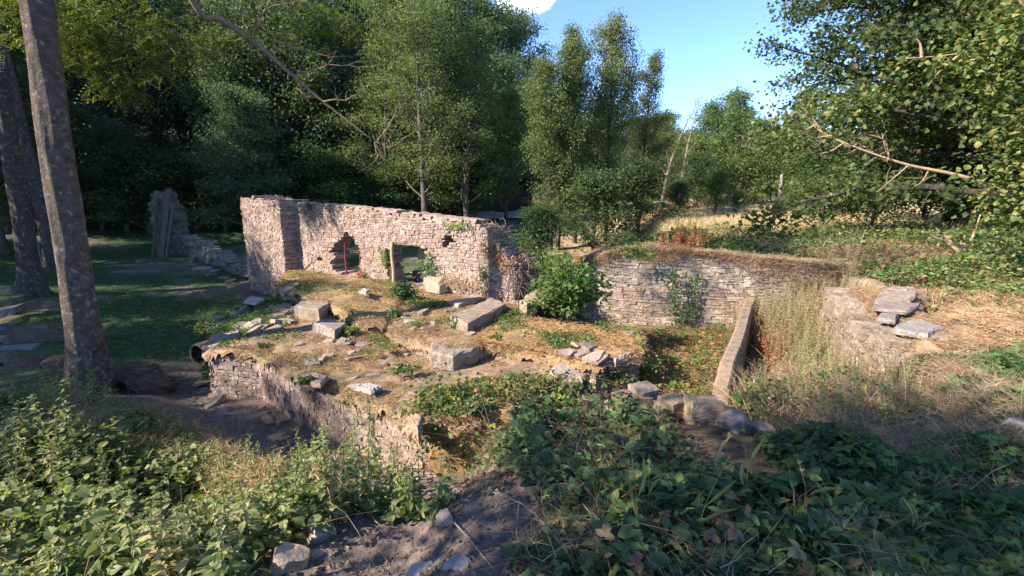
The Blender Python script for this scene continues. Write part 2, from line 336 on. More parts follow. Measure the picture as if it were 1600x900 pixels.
# forest floor and hills
ff = sstep(34, 40, GY+.2*GX+3*(n3-.5))*sstep(12, 4, GX-.1*(GY-30))
ff = np.maximum(ff, sstep(22, 26, GY)*sstep(-1.5, 1, GX)*sstep(14, 10, GX)*sstep(34, 30, GY))
ff = np.maximum(ff, sstep(-27, -32, GX+3*(n3-.5)))
ff = np.maximum(ff, sstep(52, 60, GY+3*(n3-.5)))
col = mixv(col, (.05, .045, .028), ff)
fld = sstep(5.5, 7.5, GX-.12*(GY-16))*sstep(15, 18, GY)*sstep(60, 52, GY)*(1-ff)
col = mixv(col, (.46, .35, .21), fld*sstep(.25, .5, n2*.5+n1*.5)); col = mixv(col, (.26, .24, .11), fld*sstep(.56, .68, n3)*.7)
terr = sstep(1.5, 2.5, GX)*sstep(9.8, 10.6, GY)*(1-fld)+sstep(5.5, 6.3, GX)*sstep(2, 4, GY)*(1-fld)
col = mixv(col, (.34, .25, .15), np.clip(terr, 0, 1)*sstep(.3, .6, n2))
# camera mound of bare earth
dm = sstep(2.6, 1.4, np.hypot((GX+.1)*1.1, (GY-2.2)*1.0)+.7*(n2-.5))
col = mixv(col, (.165, .125, .105), dm)
low = sstep(1.5, 2.2, GY)*sstep(13.5, 12, GY)*sstep(-1.4, 0, GX)*sstep(1.2, .8, GZ)*(1-dm)
ny, nx = GX.shape; ii = np.arange(ny-1)[:, None]*nx+np.arange(nx-1)[None, :]
g = MB(); g.add(np.stack([GX, GY, GZ], -1).reshape(-1, 3), np.stack([ii, ii+1, ii+nx+1, ii+nx], -1).reshape(-1, 4), None, col.reshape(-1, 3))
tag(g.obj('ground', M_ground, smooth=True), kind='structure')
# pale gravel hardstanding across the far grass
g = MB(); pl = np.array([aty(735, 331, 43), aty(790, 319, 52), aty(850, 316, 55), aty(850, 322, 50), aty(800, 331, 43)]); cx = np.linspace(0, 1, 12)
A_, B_ = (-4.2, 38.5), (3.2, 43.5); V = []; 
for i, t in enumerate(cx):
    for s in (-1, -.5, 0, .5, 1):
        x = A_[0]+(B_[0]-A_[0])*t+s*.25; y = A_[1]+(B_[1]-A_[1])*t+s*(2.3+.4*math.sin(t*9)); V.append((x, y, g1(x, y)+.08))
Q = [(i*5+j, (i+1)*5+j, (i+1)*5+j+1, i*5+j+1) for i in range(11) for j in range(4)]
g.add(V, Q, None, (.42, .39, .37)); tag(g.obj('path', M_ground, smooth=True), kind='structure')

# ---------------------------------------------------------------- masonry
STONE = [(.335, .24, .195), (.29, .21, .18), (.38, .28, .23), (.26, .20, .175), (.33, .245, .21), (.41, .305, .25), (.25, .175, .14)]
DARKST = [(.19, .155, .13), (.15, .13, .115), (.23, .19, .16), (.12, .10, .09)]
def masonry(line, thick, zbot, ztop, hole=None, course=.085, lmin=.12, lmax=.34, pal=STONE, jit=.022, core=True, rag=.0, corecol=(.23, .175, .135), fade=None):
    """rubble wall along a polyline; the body lies on the left of its direction"""
    line = np.asarray(line, float); seg = np.hypot(*np.diff(line[:, :2], axis=0).T); cum = np.concatenate([[0], np.cumsum(seg)]); Ltot = cum[-1]
    def pos(s):
        i = int(np.clip(np.searchsorted(cum, s)-1, 0, len(seg)-1)); t = (s-cum[i])/seg[i]
        d = (line[i+1, :2]-line[i, :2])/seg[i]; nn = np.array((-d[1], d[0])); return line[i, :2]+(line[i+1, :2]-line[i, :2])*t, nn
    mb = MB(); zmin = min(zbot(s) for s in np.linspace(0, Ltot, 20)); zmax = max(ztop(s) for s in np.linspace(0, Ltot, 60)); z = zmin-.05; pal = np.array(pal)
    box = np.array([(0, 1, 5, 4), (1, 2, 6, 5), (2, 3, 7, 6), (3, 0, 4, 7), (4, 5, 6, 7), (3, 2, 1, 0)])
    while z < zmax:
        h = course*random.uniform(.6, 1.45); s = -random.uniform(0, lmax)
        while s < Ltot:
            l = random.uniform(lmin, lmax)*(1.6 if random.random() < .12 else 1); s0, s1 = max(s, -rag*random.random()), min(s+l, Ltot+rag*random.random()); s += l
            if s1-s0 < .04: continue
            sm = min(max((s0+s1)/2, 0), Ltot); wv = .03*math.sin(sm*1.3+z*.8)+.02*math.sin(sm*3.1)
            z0, z1 = z+wv, z+h*(1.85 if random.random() < .09 else 1)+wv; zm = (z0+z1)/2
            if zm > ztop(sm)+random.uniform(-.06, .03) or z1 < zbot(sm): continue
            if hole and (hole(sm, zm) or hole(s0+.3*(s1-s0), zm) and random.random() < .5): continue
            if random.random() < .012: continue
            gap = random.uniform(.001, .006); f0, f1 = random.uniform(-jit, jit), random.uniform(-jit, jit); b0 = thick+random.uniform(-jit, jit)
            p0, n0 = pos(max(s0, 0)); p1, n1_ = pos(min(s1, Ltot)); 
            if s0 < 0: p0 = p0+(line[0, :2]-line[1, :2])/seg[0]*(-s0)
            if s1 > Ltot: p1 = p1+(line[-1, :2]-line[-2, :2])/seg[-1]*(s1-Ltot)
            if np.dot(n0, n1_) < .99: n0 = n1_ = unit(n0+n1_)
            dd = unit(p1-p0); p0 = p0+dd*gap; p1 = p1-dd*gap; r = lambda: random.uniform(-.012, .012)
            b = np.array([(*(p0+n0*f0), z0+gap+r()), (*(p1+n1_*f1), z0+gap+r()), (*(p1+n1_*b0), z0+gap), (*(p0+n0*b0), z0+gap),
                          (*(p0+n0*(f0+abs(r()))), z1+r()), (*(p1+n1_*(f1+abs(r()))), z1+r()), (*(p1+n1_*b0), z1), (*(p0+n0*b0), z1)])
            c = pal[random.randrange(len(pal))]*random.uniform(.84, 1.14)
            mb.add(b, box, None, c)
        z += h
    if core:
        ds, dz = .16, .13; s = .02
        while s < Ltot-.03:
            zz = zmin-.05; e = min(s+ds, Ltot-.02)
            while zz < zmax:
                sm, zm = (s+e)/2, zz+dz/2
                if zm < ztop(sm)-.12 and zm > zbot(sm)-.1 and not (hole and any(hole(q, zm+dq) for q in (s-.05, sm, e+.05) for dq in (-.08, .08))):
                    p0, n0 = pos(s); p1, n1_ = pos(e); i0, i1 = .018+random.uniform(-.006, .008), thick-.03
                    mb.add([(*(p0+n0*i0), zz), (*(p1+n1_*i0), zz), (*(p1+n1_*i1), zz), (*(p0+n0*i1), zz), (*(p0+n0*i0), zz+dz), (*(p1+n1_*i0), zz+dz), (*(p1+n1_*i1), zz+dz), (*(p0+n0*i1), zz+dz)], box, None, corecol)
                zz += dz
            s += ds
    return mb
def turf(poly, ztop, mbump=.05, step=.045, skirt=.20, over=.07, pal=((.36, .235, .14), (.26, .17, .105), (.16, .15, .06)), seed=0, hollow=None):
    P = np.array(poly); lo = P.min(0)-.1; hi = P.max(0)+.1
    xs = np.arange(lo[0], hi[0], step); ys = np.arange(lo[1], hi[1], step); X, Y = np.meshgrid(xs, ys)
    ins = inpoly(X, Y, poly); d = edged(X, Y, poly); d = np.where(ins, d, -d)
    Z = ztop(X, Y)+(fbm(X, Y, .9, seed)-.5)*mbump*2.4+(fbm(X, Y, .22, seed+5, 3)-.5)*mbump*1.3-skirt*np.exp(-np.clip(d+over, 0, 9)/.08)*(.4+1.2*noise(X, Y, .22, seed+8))
    keep = d > -step*1.5; out_ = d < 0; k = np.maximum(-d, 1e-6); pn = np.array(poly)[:, :2]
    NX, NY = X.copy(), Y.copy(); best = np.full(X.shape, 1e9)
    for i in range(len(pn)):
        (x0, y0), (x1, y1) = pn[i], pn[(i+1) % len(pn)]; dx, dy = x1-x0, y1-y0; t = np.clip(((X-x0)*dx+(Y-y0)*dy)/(dx*dx+dy*dy), 0, 1); qx, qy = x0+t*dx, y0+t*dy; e = np.hypot(X-qx, Y-qy); m = e < best; NX = np.where(m, qx, NX); NY = np.where(m, qy, NY); best = np.minimum(best, e)
    f = over/k; X, Y = np.where(out_, NX+(X-NX)*f, X), np.where(out_, NY+(Y-NY)*f, Y)
    Z = np.where(out_, Z-.05*noise(X, Y, .15, seed+3), Z)
    X, Y = X+(noise(X, Y, .16, seed+7)-.5)*.06, Y+(noise(X, Y, .16, seed+17)-.5)*.06
    idx = -np.ones(X.shape, int); idx[keep] = np.arange(keep.sum())
    q = np.stack([idx[:-1, :-1], idx[:-1, 1:], idx[1:, 1:], idx[1:, :-1]], -1).reshape(-1, 4); q = q[(q >= 0).all(1)]
    m1_ = sstep(.42, .6, fbm(X, Y, .5, seed+2)); m2_ = sstep(.5, .62, fbm(X, Y, .8, seed+4))
    c = mixv(np.zeros(X.shape+(3,))+np.array(pal[0]), pal[1], m1_); c = mixv(c, pal[2], m2_*.38); c = c*(.8+.4*noise(X, Y, .09, seed+6))[..., None]
    g = MB(); g.add(np.stack([X, Y, Z], -1)[keep], q, None, c[keep]); return g

# main wall -----------------------------------------------------------
WA, WB = np.array((-8.45, 15.9)), np.array((.12, 9.55)); WL = float(np.linalg.norm(WB-WA)); wd = (WB-WA)/WL; wn = np.array((-wd[1], wd[0]))   # wn points away from camera
def whit(px, py, off=0.):
    d = ray(px, py); A = WA-wn*off; M = np.array([[wd[0], -d[0]], [wd[1], -d[1]]]); s, t = np.linalg.solve(M, -A); return s, EYE+d[2]*t
def prof(pts):
    pts = sorted(pts); xs = [p[0] for p in pts]; ys = [p[1] for p in pts]; return lambda s: float(np.interp(s, xs, ys))
wtop = prof([whit(*p) for p in [(392, 311), (430, 313), (455, 318), (520, 322), (600, 330), (690, 342), (735, 345), (752, 352), (762, 362), (778, 385), (795, 402), (801, 420), (803, 470)]])
def hp(pts): return [whit(*p) for p in pts]
H1 = hp([(520, 425), (516, 408), (524, 402), (512, 391), (524, 386), (520, 378), (532, 376), (538, 364), (541, 361), (552, 372), (560, 386), (562, 402), (562, 432)])
H2 = hp([(612, 446), (603, 425), (600, 404), (602, 390), (612, 390), (614, 379), (640, 381), (660, 386), (667, 396), (664, 408), (659, 420), (662, 440), (655, 447)])
H3 = hp([(691, 385), (691, 370), (706, 368), (706, 378), (698, 385)])
H4 = hp([(495, 409), (495, 401), (503, 400), (502, 408)])
def whole(s, z): return any(inpoly(np.array([s]), np.array([z]), h)[0] for h in (H1, H2, H3, H4))
mb = masonry([WA, WB], .55, lambda s: .0 if s < 3 else .15, lambda s: wtop(s)+.05*(float(noise(s, 0, .35, 4))-.6), whole, course=.055, lmin=.05, lmax=.17, rag=.08, jit=.012)
mw = empty('ruined_wall', (*WA, 0), 'tall roofless rubble wall pierced by a pointed hole and a square window opening', 'wall')
def child(o, p): o.parent = p; o.location = -np.array(p.location); return o
child(mb.obj('masonry', M_stone), mw)
# pier projecting at the far left end
pz = prof([(0, 3.05), (.5, 3.12), (1.3, 3.1)])
PA = WA-wn*.45-wd*.25; s_end = whit(436, 330, .45)[0]; PB = WA-wn*.45+wd*s_end
zt = whit(410, 308, .45)[1]
mb = masonry([PA, PB], .95, lambda s: -.1, lambda s: zt-.05*abs(s-.6), course=.05, lmin=.06, lmax=.18, rag=.1, jit=.013)
for a_, b_ in ((PB+wd*.015, PB+wd*.015+wn*.47), (PA-wd*.015+wn*.95, PA-wd*.015)):
    m_ = masonry([a_, b_], .2, lambda s: -.1, lambda s: zt-.06, course=.05, lmin=.06, lmax=.18, jit=.013, core=False); mb.V += m_.V; mb.Cc += m_.Cc; mb.Q += [q+mb.n for q in m_.Q]; mb.n += m_.n
child(mb.obj('buttress', M_stone), mw)
# thin mossy capping of turf
mb = MB(); ss = np.linspace(.9, whit(740, 345)[0], 60)
for i in range(59):
    a, b = ss[i], ss[i+1]
V = []
for s in ss:
    for k, o in enumerate((.015, .12, .3, .45, .54)):
        p = WA+wd*s+wn*o; V.append((*p, wtop(s)+(-.05 if k in (0, 4) else .035)+random.uniform(-.03, .03)))
mb.add(V, [(i*5+j, (i+1)*5+j, (i+1)*5+j+1, i*5+j+1) for i in range(59) for j in range(4)], None, (.31, .23, .185))
child(mb.obj('wall_capping', M_turf), mw)
# stone lintel and sill pieces of the window
def wpt(s, z, o): p = WA+wd*s+wn*o; return np.array((*p, z))
def wbox(mb, s0, s1, z0, z1, o0, o1, c, j=.01):
    r = lambda: random.uniform(-j, j)
    V = [wpt(s+r(), z+r(), o+r()) for z in (z0, z1) for (s, o) in ((s0, o0), (s1, o0), (s1, o1), (s0, o1))]
    mb.add(V, [(0, 1, 5, 4), (1, 2, 6, 5), (2, 3, 7, 6), (3, 0, 4, 7), (4, 5, 6, 7), (3, 2, 1, 0)], None, c)
sW0, zW1 = whit(612, 379); sW1, _ = whit(662, 386)
mb = MB(); wbox(mb, sW0-.12, sW1+.1, zW1-.03, zW1+.06, .02, .5, (.16, .12, .09)); child(mb.obj('lintel', M_wood), mw)
sS, zS = whit(640, 447)
# rendered block at the foot of the window, mossy boulder inside it
def rockmesh(sx, sy, sz, seed, n=17, flat=.0, bev=.12):
    """split-block rock: a box cut by random planes, edges worn, faces roughened"""
    r = random.Random(seed); bm = bmesh.new(); bmesh.ops.create_cube(bm, size=1.0)
    for i in range(7+seed % 4 if n == 17 else n):
        v = Vector((r.uniform(-1, 1), r.uniform(-1, 1), r.uniform(-1, 1))).normalized(); d = (abs(v.x)+abs(v.y)+abs(v.z))*.5*r.uniform(.62, .86)
        res = bmesh.ops.bisect_plane(bm, geom=list(bm.verts)+list(bm.edges)+list(bm.faces), plane_co=v*d, plane_no=v, clear_outer=True); e = [g_ for g_ in res['geom_cut'] if isinstance(g_, bmesh.types.BMEdge)]
        if e: bmesh.ops.holes_fill(bm, edges=e)
    bmesh.ops.scale(bm, vec=(sx, sy, sz), verts=bm.verts); m_ = min(sx, sy, sz)
    bmesh.ops.bevel(bm, geom=list(bm.edges), offset=m_*.06, segments=1, affect='EDGES', clamp_overlap=True)
    bmesh.ops.triangulate(bm, faces=bm.faces)
    for it in range(2):
        lim = max(sx, sy, sz)*(.3 if it == 0 else .16); es = [e for e in bm.edges if e.calc_length() > lim]
        if es: bmesh.ops.subdivide_edges(bm, edges=es, cuts=1)
        bmesh.ops.triangulate(bm, faces=bm.faces)
    bm.normal_update(); o_ = r.uniform(0, 50)
    for v in bm.verts:
        k = float(noise(v.co.x/m_*3+o_, v.co.y/m_*3+v.co.z/m_*2.3, 1., 5))-.5; v.co += v.normal*m_*(.07*k+.012*(r.random()-.5))
    bm.verts.index_update(); V = [tuple(v.co) for v in bm.verts]; T = [[v.index for v in f.verts] for f in bm.faces if len(f.verts) == 3]
    bm.free(); return V, [], T
def rock(name, loc, size, rot, c, label, cat='stone', group=None, seed=None, m=None, n=17):
    V, Q, T = rockmesh(*size, seed if seed is not None else random.randrange(9999), n); mb = MB(); mb.add(V, Q, T, c)
    o = mb.obj(name, m or M_rock, loc=tuple(loc)); o.rotation_euler = rot; return tag(o, label, cat, group)
rp = wpt(*whit(688, 440), -.12); rock('stone_block', (rp[0], rp[1], rp[2]-.05), (.5, .35, .34), (0, 0, -.6), (.38, .30, .22), 'squat pale stone block at the foot of the tall wall, right of the window')
rp = wpt(*whit(632, 402), .75); rock('mossy_stone', rp, (.45, .4, .35), (0, 0, .3), (.22, .22, .08), 'mossy stone seen through the square window opening')
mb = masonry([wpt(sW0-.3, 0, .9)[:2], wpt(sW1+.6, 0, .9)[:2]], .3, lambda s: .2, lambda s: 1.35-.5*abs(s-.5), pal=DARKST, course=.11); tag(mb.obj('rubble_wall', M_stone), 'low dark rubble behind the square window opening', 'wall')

# steel props, timber prop, rods -------------------------------------------
def prop(name, foot, top, r, m, c, label, cat, group=None, collar=True):
    t = empty(name, foot, label, cat, group); v = np.array(top)-np.array(foot)
    mb = MB(); mb.add(*tube([v*0, v*.5], r, 8), c=c); mb.obj('outer_tube', m, t); 
    mb = MB(); mb.add(*tube([v*.48, v], r*.75, 8), c=c); mb.obj('inner_tube', m, t)
    mb = MB(); mb.add(*tube([v*.46, v*.52], r*1.5, 8), c=c); mb.obj('collar', m, t)
    for nm, q in (('base_plate', v*0), ('head_plate', v)):
        mb = MB(); s = r*2.3; h = .012; mb.add([q+np.array((a*s, b*s, cc*h)) for cc in (-1, 1) for (a, b) in ((-1, -1), (1, -1), (1, 1), (-1, 1))], [(0, 1, 5, 4), (1, 2, 6, 5), (2, 3, 7, 6), (3, 0, 4, 7), (4, 5, 6, 7), (3, 2, 1, 0)], None, c); mb.obj(nm, m, t)
    return t
a, b = wpt(*whit(536, 430), .12), wpt(*whit(532, 373), .12); prop('steel_prop', a, b, .028, M_red, (.3, .04, .04), 'red steel prop standing upright in the middle of the pointed wall hole', 'prop', 'red props in the wall hole')
a, b = wpt(*whit(563, 432), .02), wpt(*whit(561, 392), .02); prop('steel_prop', a, b, .024, M_red, (.3, .04, .04), 'shorter red steel prop against the right edge of the pointed wall hole', 'prop', 'red props in the wall hole')
a, b = wpt(*whit(621, 446), -.12), wpt(*whit(614, 378), -.04)
mb = MB(); pts = smoothline([a, a*.66+b*.34+np.array((.015, 0, 0)), a*.3+b*.7-np.array((.01, 0, 0)), b], 4); mb.add(*tube(pts, np.linspace(.055, .045, len(pts)), 8, rough=.12), c=(.42, .30, .17)); tag(mb.obj('timber_prop', M_wood, smooth=True), 'pale round timber post propping the left side of the window opening', 'post')
mb = MB(); a, b = wpt(*whit(618, 447), -.16), wpt(*whit(617, 415), -.12); mb.add(*tube([a, b], .03, 6), c=(.12, .08, .05)); tag(mb.obj('wooden_stake', M_wood), 'short dark stake beside the foot of the pale timber post', 'stake')
for i, (p, q) in enumerate([((459, 425), (466, 399)), ((455, 425), (462, 400)), ((486, 420), (489, 409))]):
    mb = MB(); mb.add(*tube([wpt(*whit(*p), -.2), wpt(*whit(*q), -.03)], .018 if i < 2 else .022, 6), c=(.05, .04, .035))
    tag(mb.obj('iron_rod', M_wood), ['dark iron rod leaning on the tall wall, longer and right of a pair', 'dark iron rod leaning on the tall wall, left of a pair', 'short dark iron stub by the base of the tall wall'][i], 'rod')

# platforms -------------------------------------------------------------------
def platform(name, poly, z, label, zb=-.25, pal=STONE, course=.06, seed=0, turfpal=None, mb_=.05, cat='foundation', slope=(0, 0), lmax=.2, ztopf=None):
    """poly anticlockwise; masonry all round, rough turf on top"""
    P = [np.array(p[:2], float) for p in poly]; cx = np.mean(P, 0)
    zf = ztopf or (lambda x, y: z+slope[0]*(np.asarray(x)-cx[0])+slope[1]*(np.asarray(y)-cx[1]))
    t = empty(name, (cx[0], cx[1], zb), label, cat)
    allm = MB()
    for i in range(len(P)):
        a, b = P[i], P[(i+1) % len(P)]; Ls = float(np.linalg.norm(b-a)); d = (b-a)/Ls
        f = lambda s, a=a, d=d: float(zf(*(a+d*s)))-.09+.04*math.sin(s*5+i)
        m = masonry([a, b], .32, lambda s: zb, f, None, course, .06, lmax, pal, rag=.04, jit=.011)
        for V, Cc in zip(m.V, m.Cc): pass
        allm.V += m.V; allm.Cc += m.Cc; allm.Q += [q+allm.n for q in m.Q]; allm.n += m.n
    child(allm.obj('masonry', M_stone), t)
    kw = {} if turfpal is None else {'pal': turfpal}
    tf = turf([tuple(p) for p in P], zf, mb_, seed=seed, **kw)
    child(tf.obj('turf_top', M_turf, smooth=True), t)
    return t, [tuple(p) for p in P], zf
def A2(px, py, z): return tuple(at(px, py, z)[:2])
ZA = .74
# outline of the front platform (anticlockwise seen from above)
polyA = [A2(324, 552, .62), A2(400, 552, .7), A2(480, 588, .72), A2(560, 615, .76), A2(655, 655, .8), A2(735, 655, .85), A2(830, 625, .85), A2(900, 585, .75), A2(890, 548, .75), A2(760, 540, .75), A2(620, 525, .75), A2(560, 512, .75), A2(505, 478, .75), A2(440, 463, .75), A2(385, 462, .7), A2(345, 492, .68)]
def zA(x, y): return .72+.05*np.sin(np.asarray(x)*1.4+.6)+.14*sstep(-3, -1, np.asarray(x))*sstep(6.2, 5.2, np.asarray(y))-.12*sstep(-5.2, -6.3, np.asarray(x))
TP = ((.34, .225, .14), (.24, .165, .11), (.16, .155, .06))
pa, PAp, zAf = platform('stone_platform', polyA, .74, 'long front rubble platform with sunken mossy top and a pipe at its far left end', ztopf=zA, seed=21, turfpal=TP, pal=STONE, mb_=.07)
polyC = [A2(428, 446, 1.0), A2(470, 462, .98), A2(540, 487, .98), A2(560, 497, .98), A2(600, 492, 1.0), A2(622, 470, 1.0), A2(640, 458, 1.0), wpt(whit(640, 447)[0], 0, -.02)[:2], wpt(whit(455, 430)[0], 0, -.02)[:2]]
def zC(x, y):
    cx, cy = -4.1, 10.6; x = np.asarray(x); y = np.asarray(y); return .92+.22*np.exp(-((x-cx)**2/3+(y-cy)**2/3))
pc, PCp, zCf = platform('stone_platform', polyC, 1.0, 'rounded stone platform under golden moss against the foot of the tall wall', ztopf=zC, seed=33, turfpal=((.36, .245, .125), (.29, .19, .10), (.17, .165, .06)))
polyB = [A2(608, 512, .98), A2(700, 548, .95), A2(745, 545, .95), A2(760, 520, .95), A2(812, 490, .95), A2(806, 472, .98), wpt(whit(795, 465)[0], 0, -.03)[:2], wpt(whit(660, 450)[0], 0, -.03)[:2], A2(640, 470, .98), A2(625, 482, .98)]
pb_, PBp, zBf = platform('stone_platform', polyB, .97, 'middle stone platform carrying the long concrete slab below the tall wall', seed=44, turfpal=((.34, .22, .13), (.24, .17, .10), (.16, .15, .06)))
polyD = [A2(735, 538, .92), A2(800, 548, .9), A2(930, 578, .88), A2(1000, 552, .95), A2(1003, 520, 1.0), A2(960, 505, 1.0), A2(880, 500, 1.0), A2(820, 492, 1.0), A2(770, 505, 1.0)]
pd_, PDp, zDf = platform('stone_platform', polyD, .98, 'flat brown mossy platform under the big bramble bush', seed=55, turfpal=((.36, .23, .12), (.28, .185, .10), (.17, .15, .06)))
PLAT = [(PAp, zAf), (PCp, zCf), (PBp, zBf), (PDp, zDf)]
def top(x, y):
    z = gh(x, y)
    for P, f in PLAT: z = np.where(inpoly(x, y, P), np.maximum(z, f(x, y)), z)
    return z
def t1(x, y): return float(top(np.array([x]), np.array([y]))[0])
# fallen earth and rubble filling of the trench
# concrete pipes -----------------------------------------------------------------
def pipe(loc, yaw, r, ln, label, c=(.16, .12, .092)):
    t = empty('drain_pipe', loc, label, 'pipe'); k = 28; mb = MB(); V = []
    for (y, rr) in ((0, r), (0, r*.84), (ln, r*.84), (ln, r)):
        for i in range(k): a = i*2*math.pi/k; V.append((math.cos(a)*rr, y, math.sin(a)*rr))
    Q = [(m*k+i, m*k+(i+1) % k, ((m+1) % 4)*k+(i+1) % k, ((m+1) % 4)*k+i) for m in range(4) for i in range(k)]
    mb.add(V, Q, None, c); o = mb.obj('pipe_shell', M_conc, t, smooth=False)
    mb = MB(); V = []
    for i in range(22):      # corrugated inner rings at the mouth
        pass
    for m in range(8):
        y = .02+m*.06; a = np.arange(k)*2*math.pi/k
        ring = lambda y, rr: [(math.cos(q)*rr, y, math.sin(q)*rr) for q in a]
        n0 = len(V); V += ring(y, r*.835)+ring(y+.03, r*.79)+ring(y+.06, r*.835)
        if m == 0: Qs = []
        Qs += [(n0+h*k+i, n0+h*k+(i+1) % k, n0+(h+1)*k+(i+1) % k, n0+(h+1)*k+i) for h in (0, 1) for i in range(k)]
    mb.add(V, Qs, None, (.02, .018, .016)); mb.obj('inner_rings', M_conc, t)  # almost black colour paints the shade inside the pipe mouth
    mb = MB(); a = np.arange(k)*2*math.pi/k; mb.add([(math.cos(q)*r*.85, ln*.45, math.sin(q)*r*.85) for q in a]+[(0, ln*.45, 0)], None, [(i, (i+1) % k, k) for i in range(k)], (.02, .018, .016)); mb.obj('shade_disc', M_ground, t)  # flat near-black disc, painted stand-in for the darkness deeper in the pipe
    t.rotation_euler = (0, 0, yaw); return t
pp = at(307, 553, .33); pipe((pp[0]+.03, pp[1]-.02, .31), R(-22), .22, .8, 'round drain pipe opening at the far left end of the front platform')
# concrete blocks -------------------------------------------------------------------
def slabmesh(poly, h, seed, ch=.02, n=6):
    """extruded irregular outline with chipped, slightly chamfered edges"""
    r = random.Random(seed); P = []
    for i in range(len(poly)):
        a, b = np.array(poly[i], float), np.array(poly[(i+1) % len(poly)], float)
        for k in range(n): P.append(a+(b-a)*k/n+np.array((r.uniform(-1, 1), r.uniform(-1, 1)))*ch*.8)
    P = np.array(P); c = P.mean(0); k = len(P); V = []; 
    for (z, sh) in ((0, 0), (h*.5, 0), (h-ch*1.5, 0), (h, -ch*1.5)):
        for p in P: V.append((*(p+unit(p-c)*(sh+r.uniform(-ch, ch)*.5)), z+(r.uniform(-ch, ch)*.6 if z > 0 else 0)))
    q = []
    for m in range(3): q += [(m*k+i, m*k+(i+1) % k, (m+1)*k+(i+1) % k, (m+1)*k+i) for i in range(k)]
    for f in (.8, .5, .2):
        for i, p in enumerate(P): V.append((*(c+(p-c)*f+np.array((r.uniform(-1, 1), r.uniform(-1, 1)))*ch*.3), h+r.uniform(-1, 1)*ch*.22))
    for m in range(3, 6): q += [(m*k+i, m*k+(i+1) % k, (m+1)*k+(i+1) % k, (m+1)*k+i) for i in range(k)]
    V.append((*c, h)); T = [(6*k+i, 6*k+(i+1) % k, 7*k) for i in range(k)]; return V, q, T
def slab(name, pts, z, h, label, c=(.27, .22, .185), tilt=(0, 0), seed=1, m=None, cat='slab', dz=0, group=None):
    """pts: picture corners of the top face, anticlockwise from above, at height z"""
    P = np.array([at(*p, z)[:2] for p in pts]); c0 = P.mean(0); mb = MB(); mb.add(*slabmesh(P-c0, h, seed), c=c)
    o = mb.obj(name, m or M_conc, loc=(c0[0], c0[1], z-h+dz)); o.rotation_euler = (tilt[0], tilt[1], 0); return tag(o, label, cat, group)
slab('concrete_block', [(460, 477), (497, 484), (515, 473), (488, 468), (468, 470)], 1.04, .34, 'cubic grey concrete block on the left of the front platform', seed=3, cat='block')
slab('concrete_slab', [(486, 506), (522, 517), (540, 502), (505, 497)], .92, .22, 'tilted pale grey slab lying in front of the cubic concrete block', tilt=(R(-3), R(5)), seed=4, c=(.28, .245, .22))
slab('concrete_block', [(672, 550), (708, 556), (748, 542), (742, 535), (705, 530), (675, 532)], .98, .24, 'broken flat concrete block at the middle of the front platform', seed=5, cat='block', c=(.28, .235, .2))
slab('concrete_slab', [(702, 494), (730, 505), (792, 474), (768, 464)], 1.16, .2, 'long rectangular concrete slab lying on the middle platform', seed=6, c=(.31, .24, .19))
slab('concrete_slab', [(700, 470), (716, 476), (756, 463), (742, 459)], 1.06, .08, 'thin half buried slab behind the long concrete slab', seed=7, c=(.38, .31, .25))
slab('stone_block', [(812, 470), (824, 476), (840, 468), (828, 463)], 1.12, .3, 'upright stone block between the long slab and the bramble bush', seed=8, c=(.36, .28, .22), cat='block')
slab('flat_stone', [(820, 462), (850, 468), (882, 452), (850, 444)], 1.35, .12, 'brown mossy flat stone bridging the gap left of the bramble bush', seed=9, c=(.35, .24, .15), m=M_stone)
slab('flat_stone', [(940, 552), (960, 562), (986, 552), (965, 543)], .99, .1, 'grey flat stone on the right corner of the bush platform', seed=10, c=(.42, .33, .27), m=M_rock)
slab('flat_stone', [(788, 533), (806, 538), (815, 530), (796, 526)], .99, .04, 'small blue grey flat stone on the brown mossy platform', seed=11, c=(.36, .36, .38), m=M_rock)
slab('flat_stone', [(380, 470), (400, 474), (414, 466), (392, 462)], .8, .06, 'pale flat stone at the far corner of the front platform', seed=12, c=(.38, .34, .31), m=M_rock)
slab('flat_stone', [(560, 455), (572, 457), (578, 452), (566, 450)], 1.22, .05, 'small pale flat stone on the golden mossy mound', seed=13, c=(.42, .36, .30), m=M_rock)
slab('stone_block', [(628, 662), (655, 668), (662, 648), (640, 645)], .92, .14, 'square edged brown stone at the near corner of the front platform', seed=14, c=(.36, .25, .17), m=M_rock, cat='block')
slab('flat_stone', [(458, 590), (500, 600), (516, 586), (470, 578)], .82, .06, 'broad brown flagstone on the near edge of the front platform', seed=16, c=(.29, .21, .16), m=M_rock)
slab('flat_stone', [(555, 604), (580, 612), (596, 602), (570, 596)], .86, .05, 'grey flagstone set in the moss of the front platform', seed=17, c=(.34, .29, .26), m=M_rock)

# right wall ----------------------------------------------------------------------
RP = [(898, 402, 11.5), (910, 402, 10.95), (950, 393, 10.6), (1060, 388, 10.15), (1185, 400, 9.75), (1260, 407, 9.7), (1350, 415, 9.8)]
RL = [aty(*p)[:2] for p in RP]; rz = [float(aty(*p)[2]) for p in RP]; cumR = [0]
for i in range(len(RL)-1): cumR.append(cumR[-1]+float(np.linalg.norm(RL[i+1]-RL[i])))
rtop = prof(list(zip(cumR, rz)))
RPAL = [(.34, .255, .19), (.29, .225, .175), (.38, .30, .235), (.26, .205, .165), (.36, .26, .18), (.42, .34, .275)]
mb = masonry(RL, .5, lambda s: .1, rtop, None, course=.068, lmin=.07, lmax=.30, pal=RPAL, jit=.017)
rw = empty('retaining_wall', (*RL[2], .1), 'pale thick rubble wall behind the bramble bush with weeds along its top', 'wall'); child(mb.obj('masonry', M_stone), rw)
edge2 = [p+np.array((.0, .75)) for p in RL]
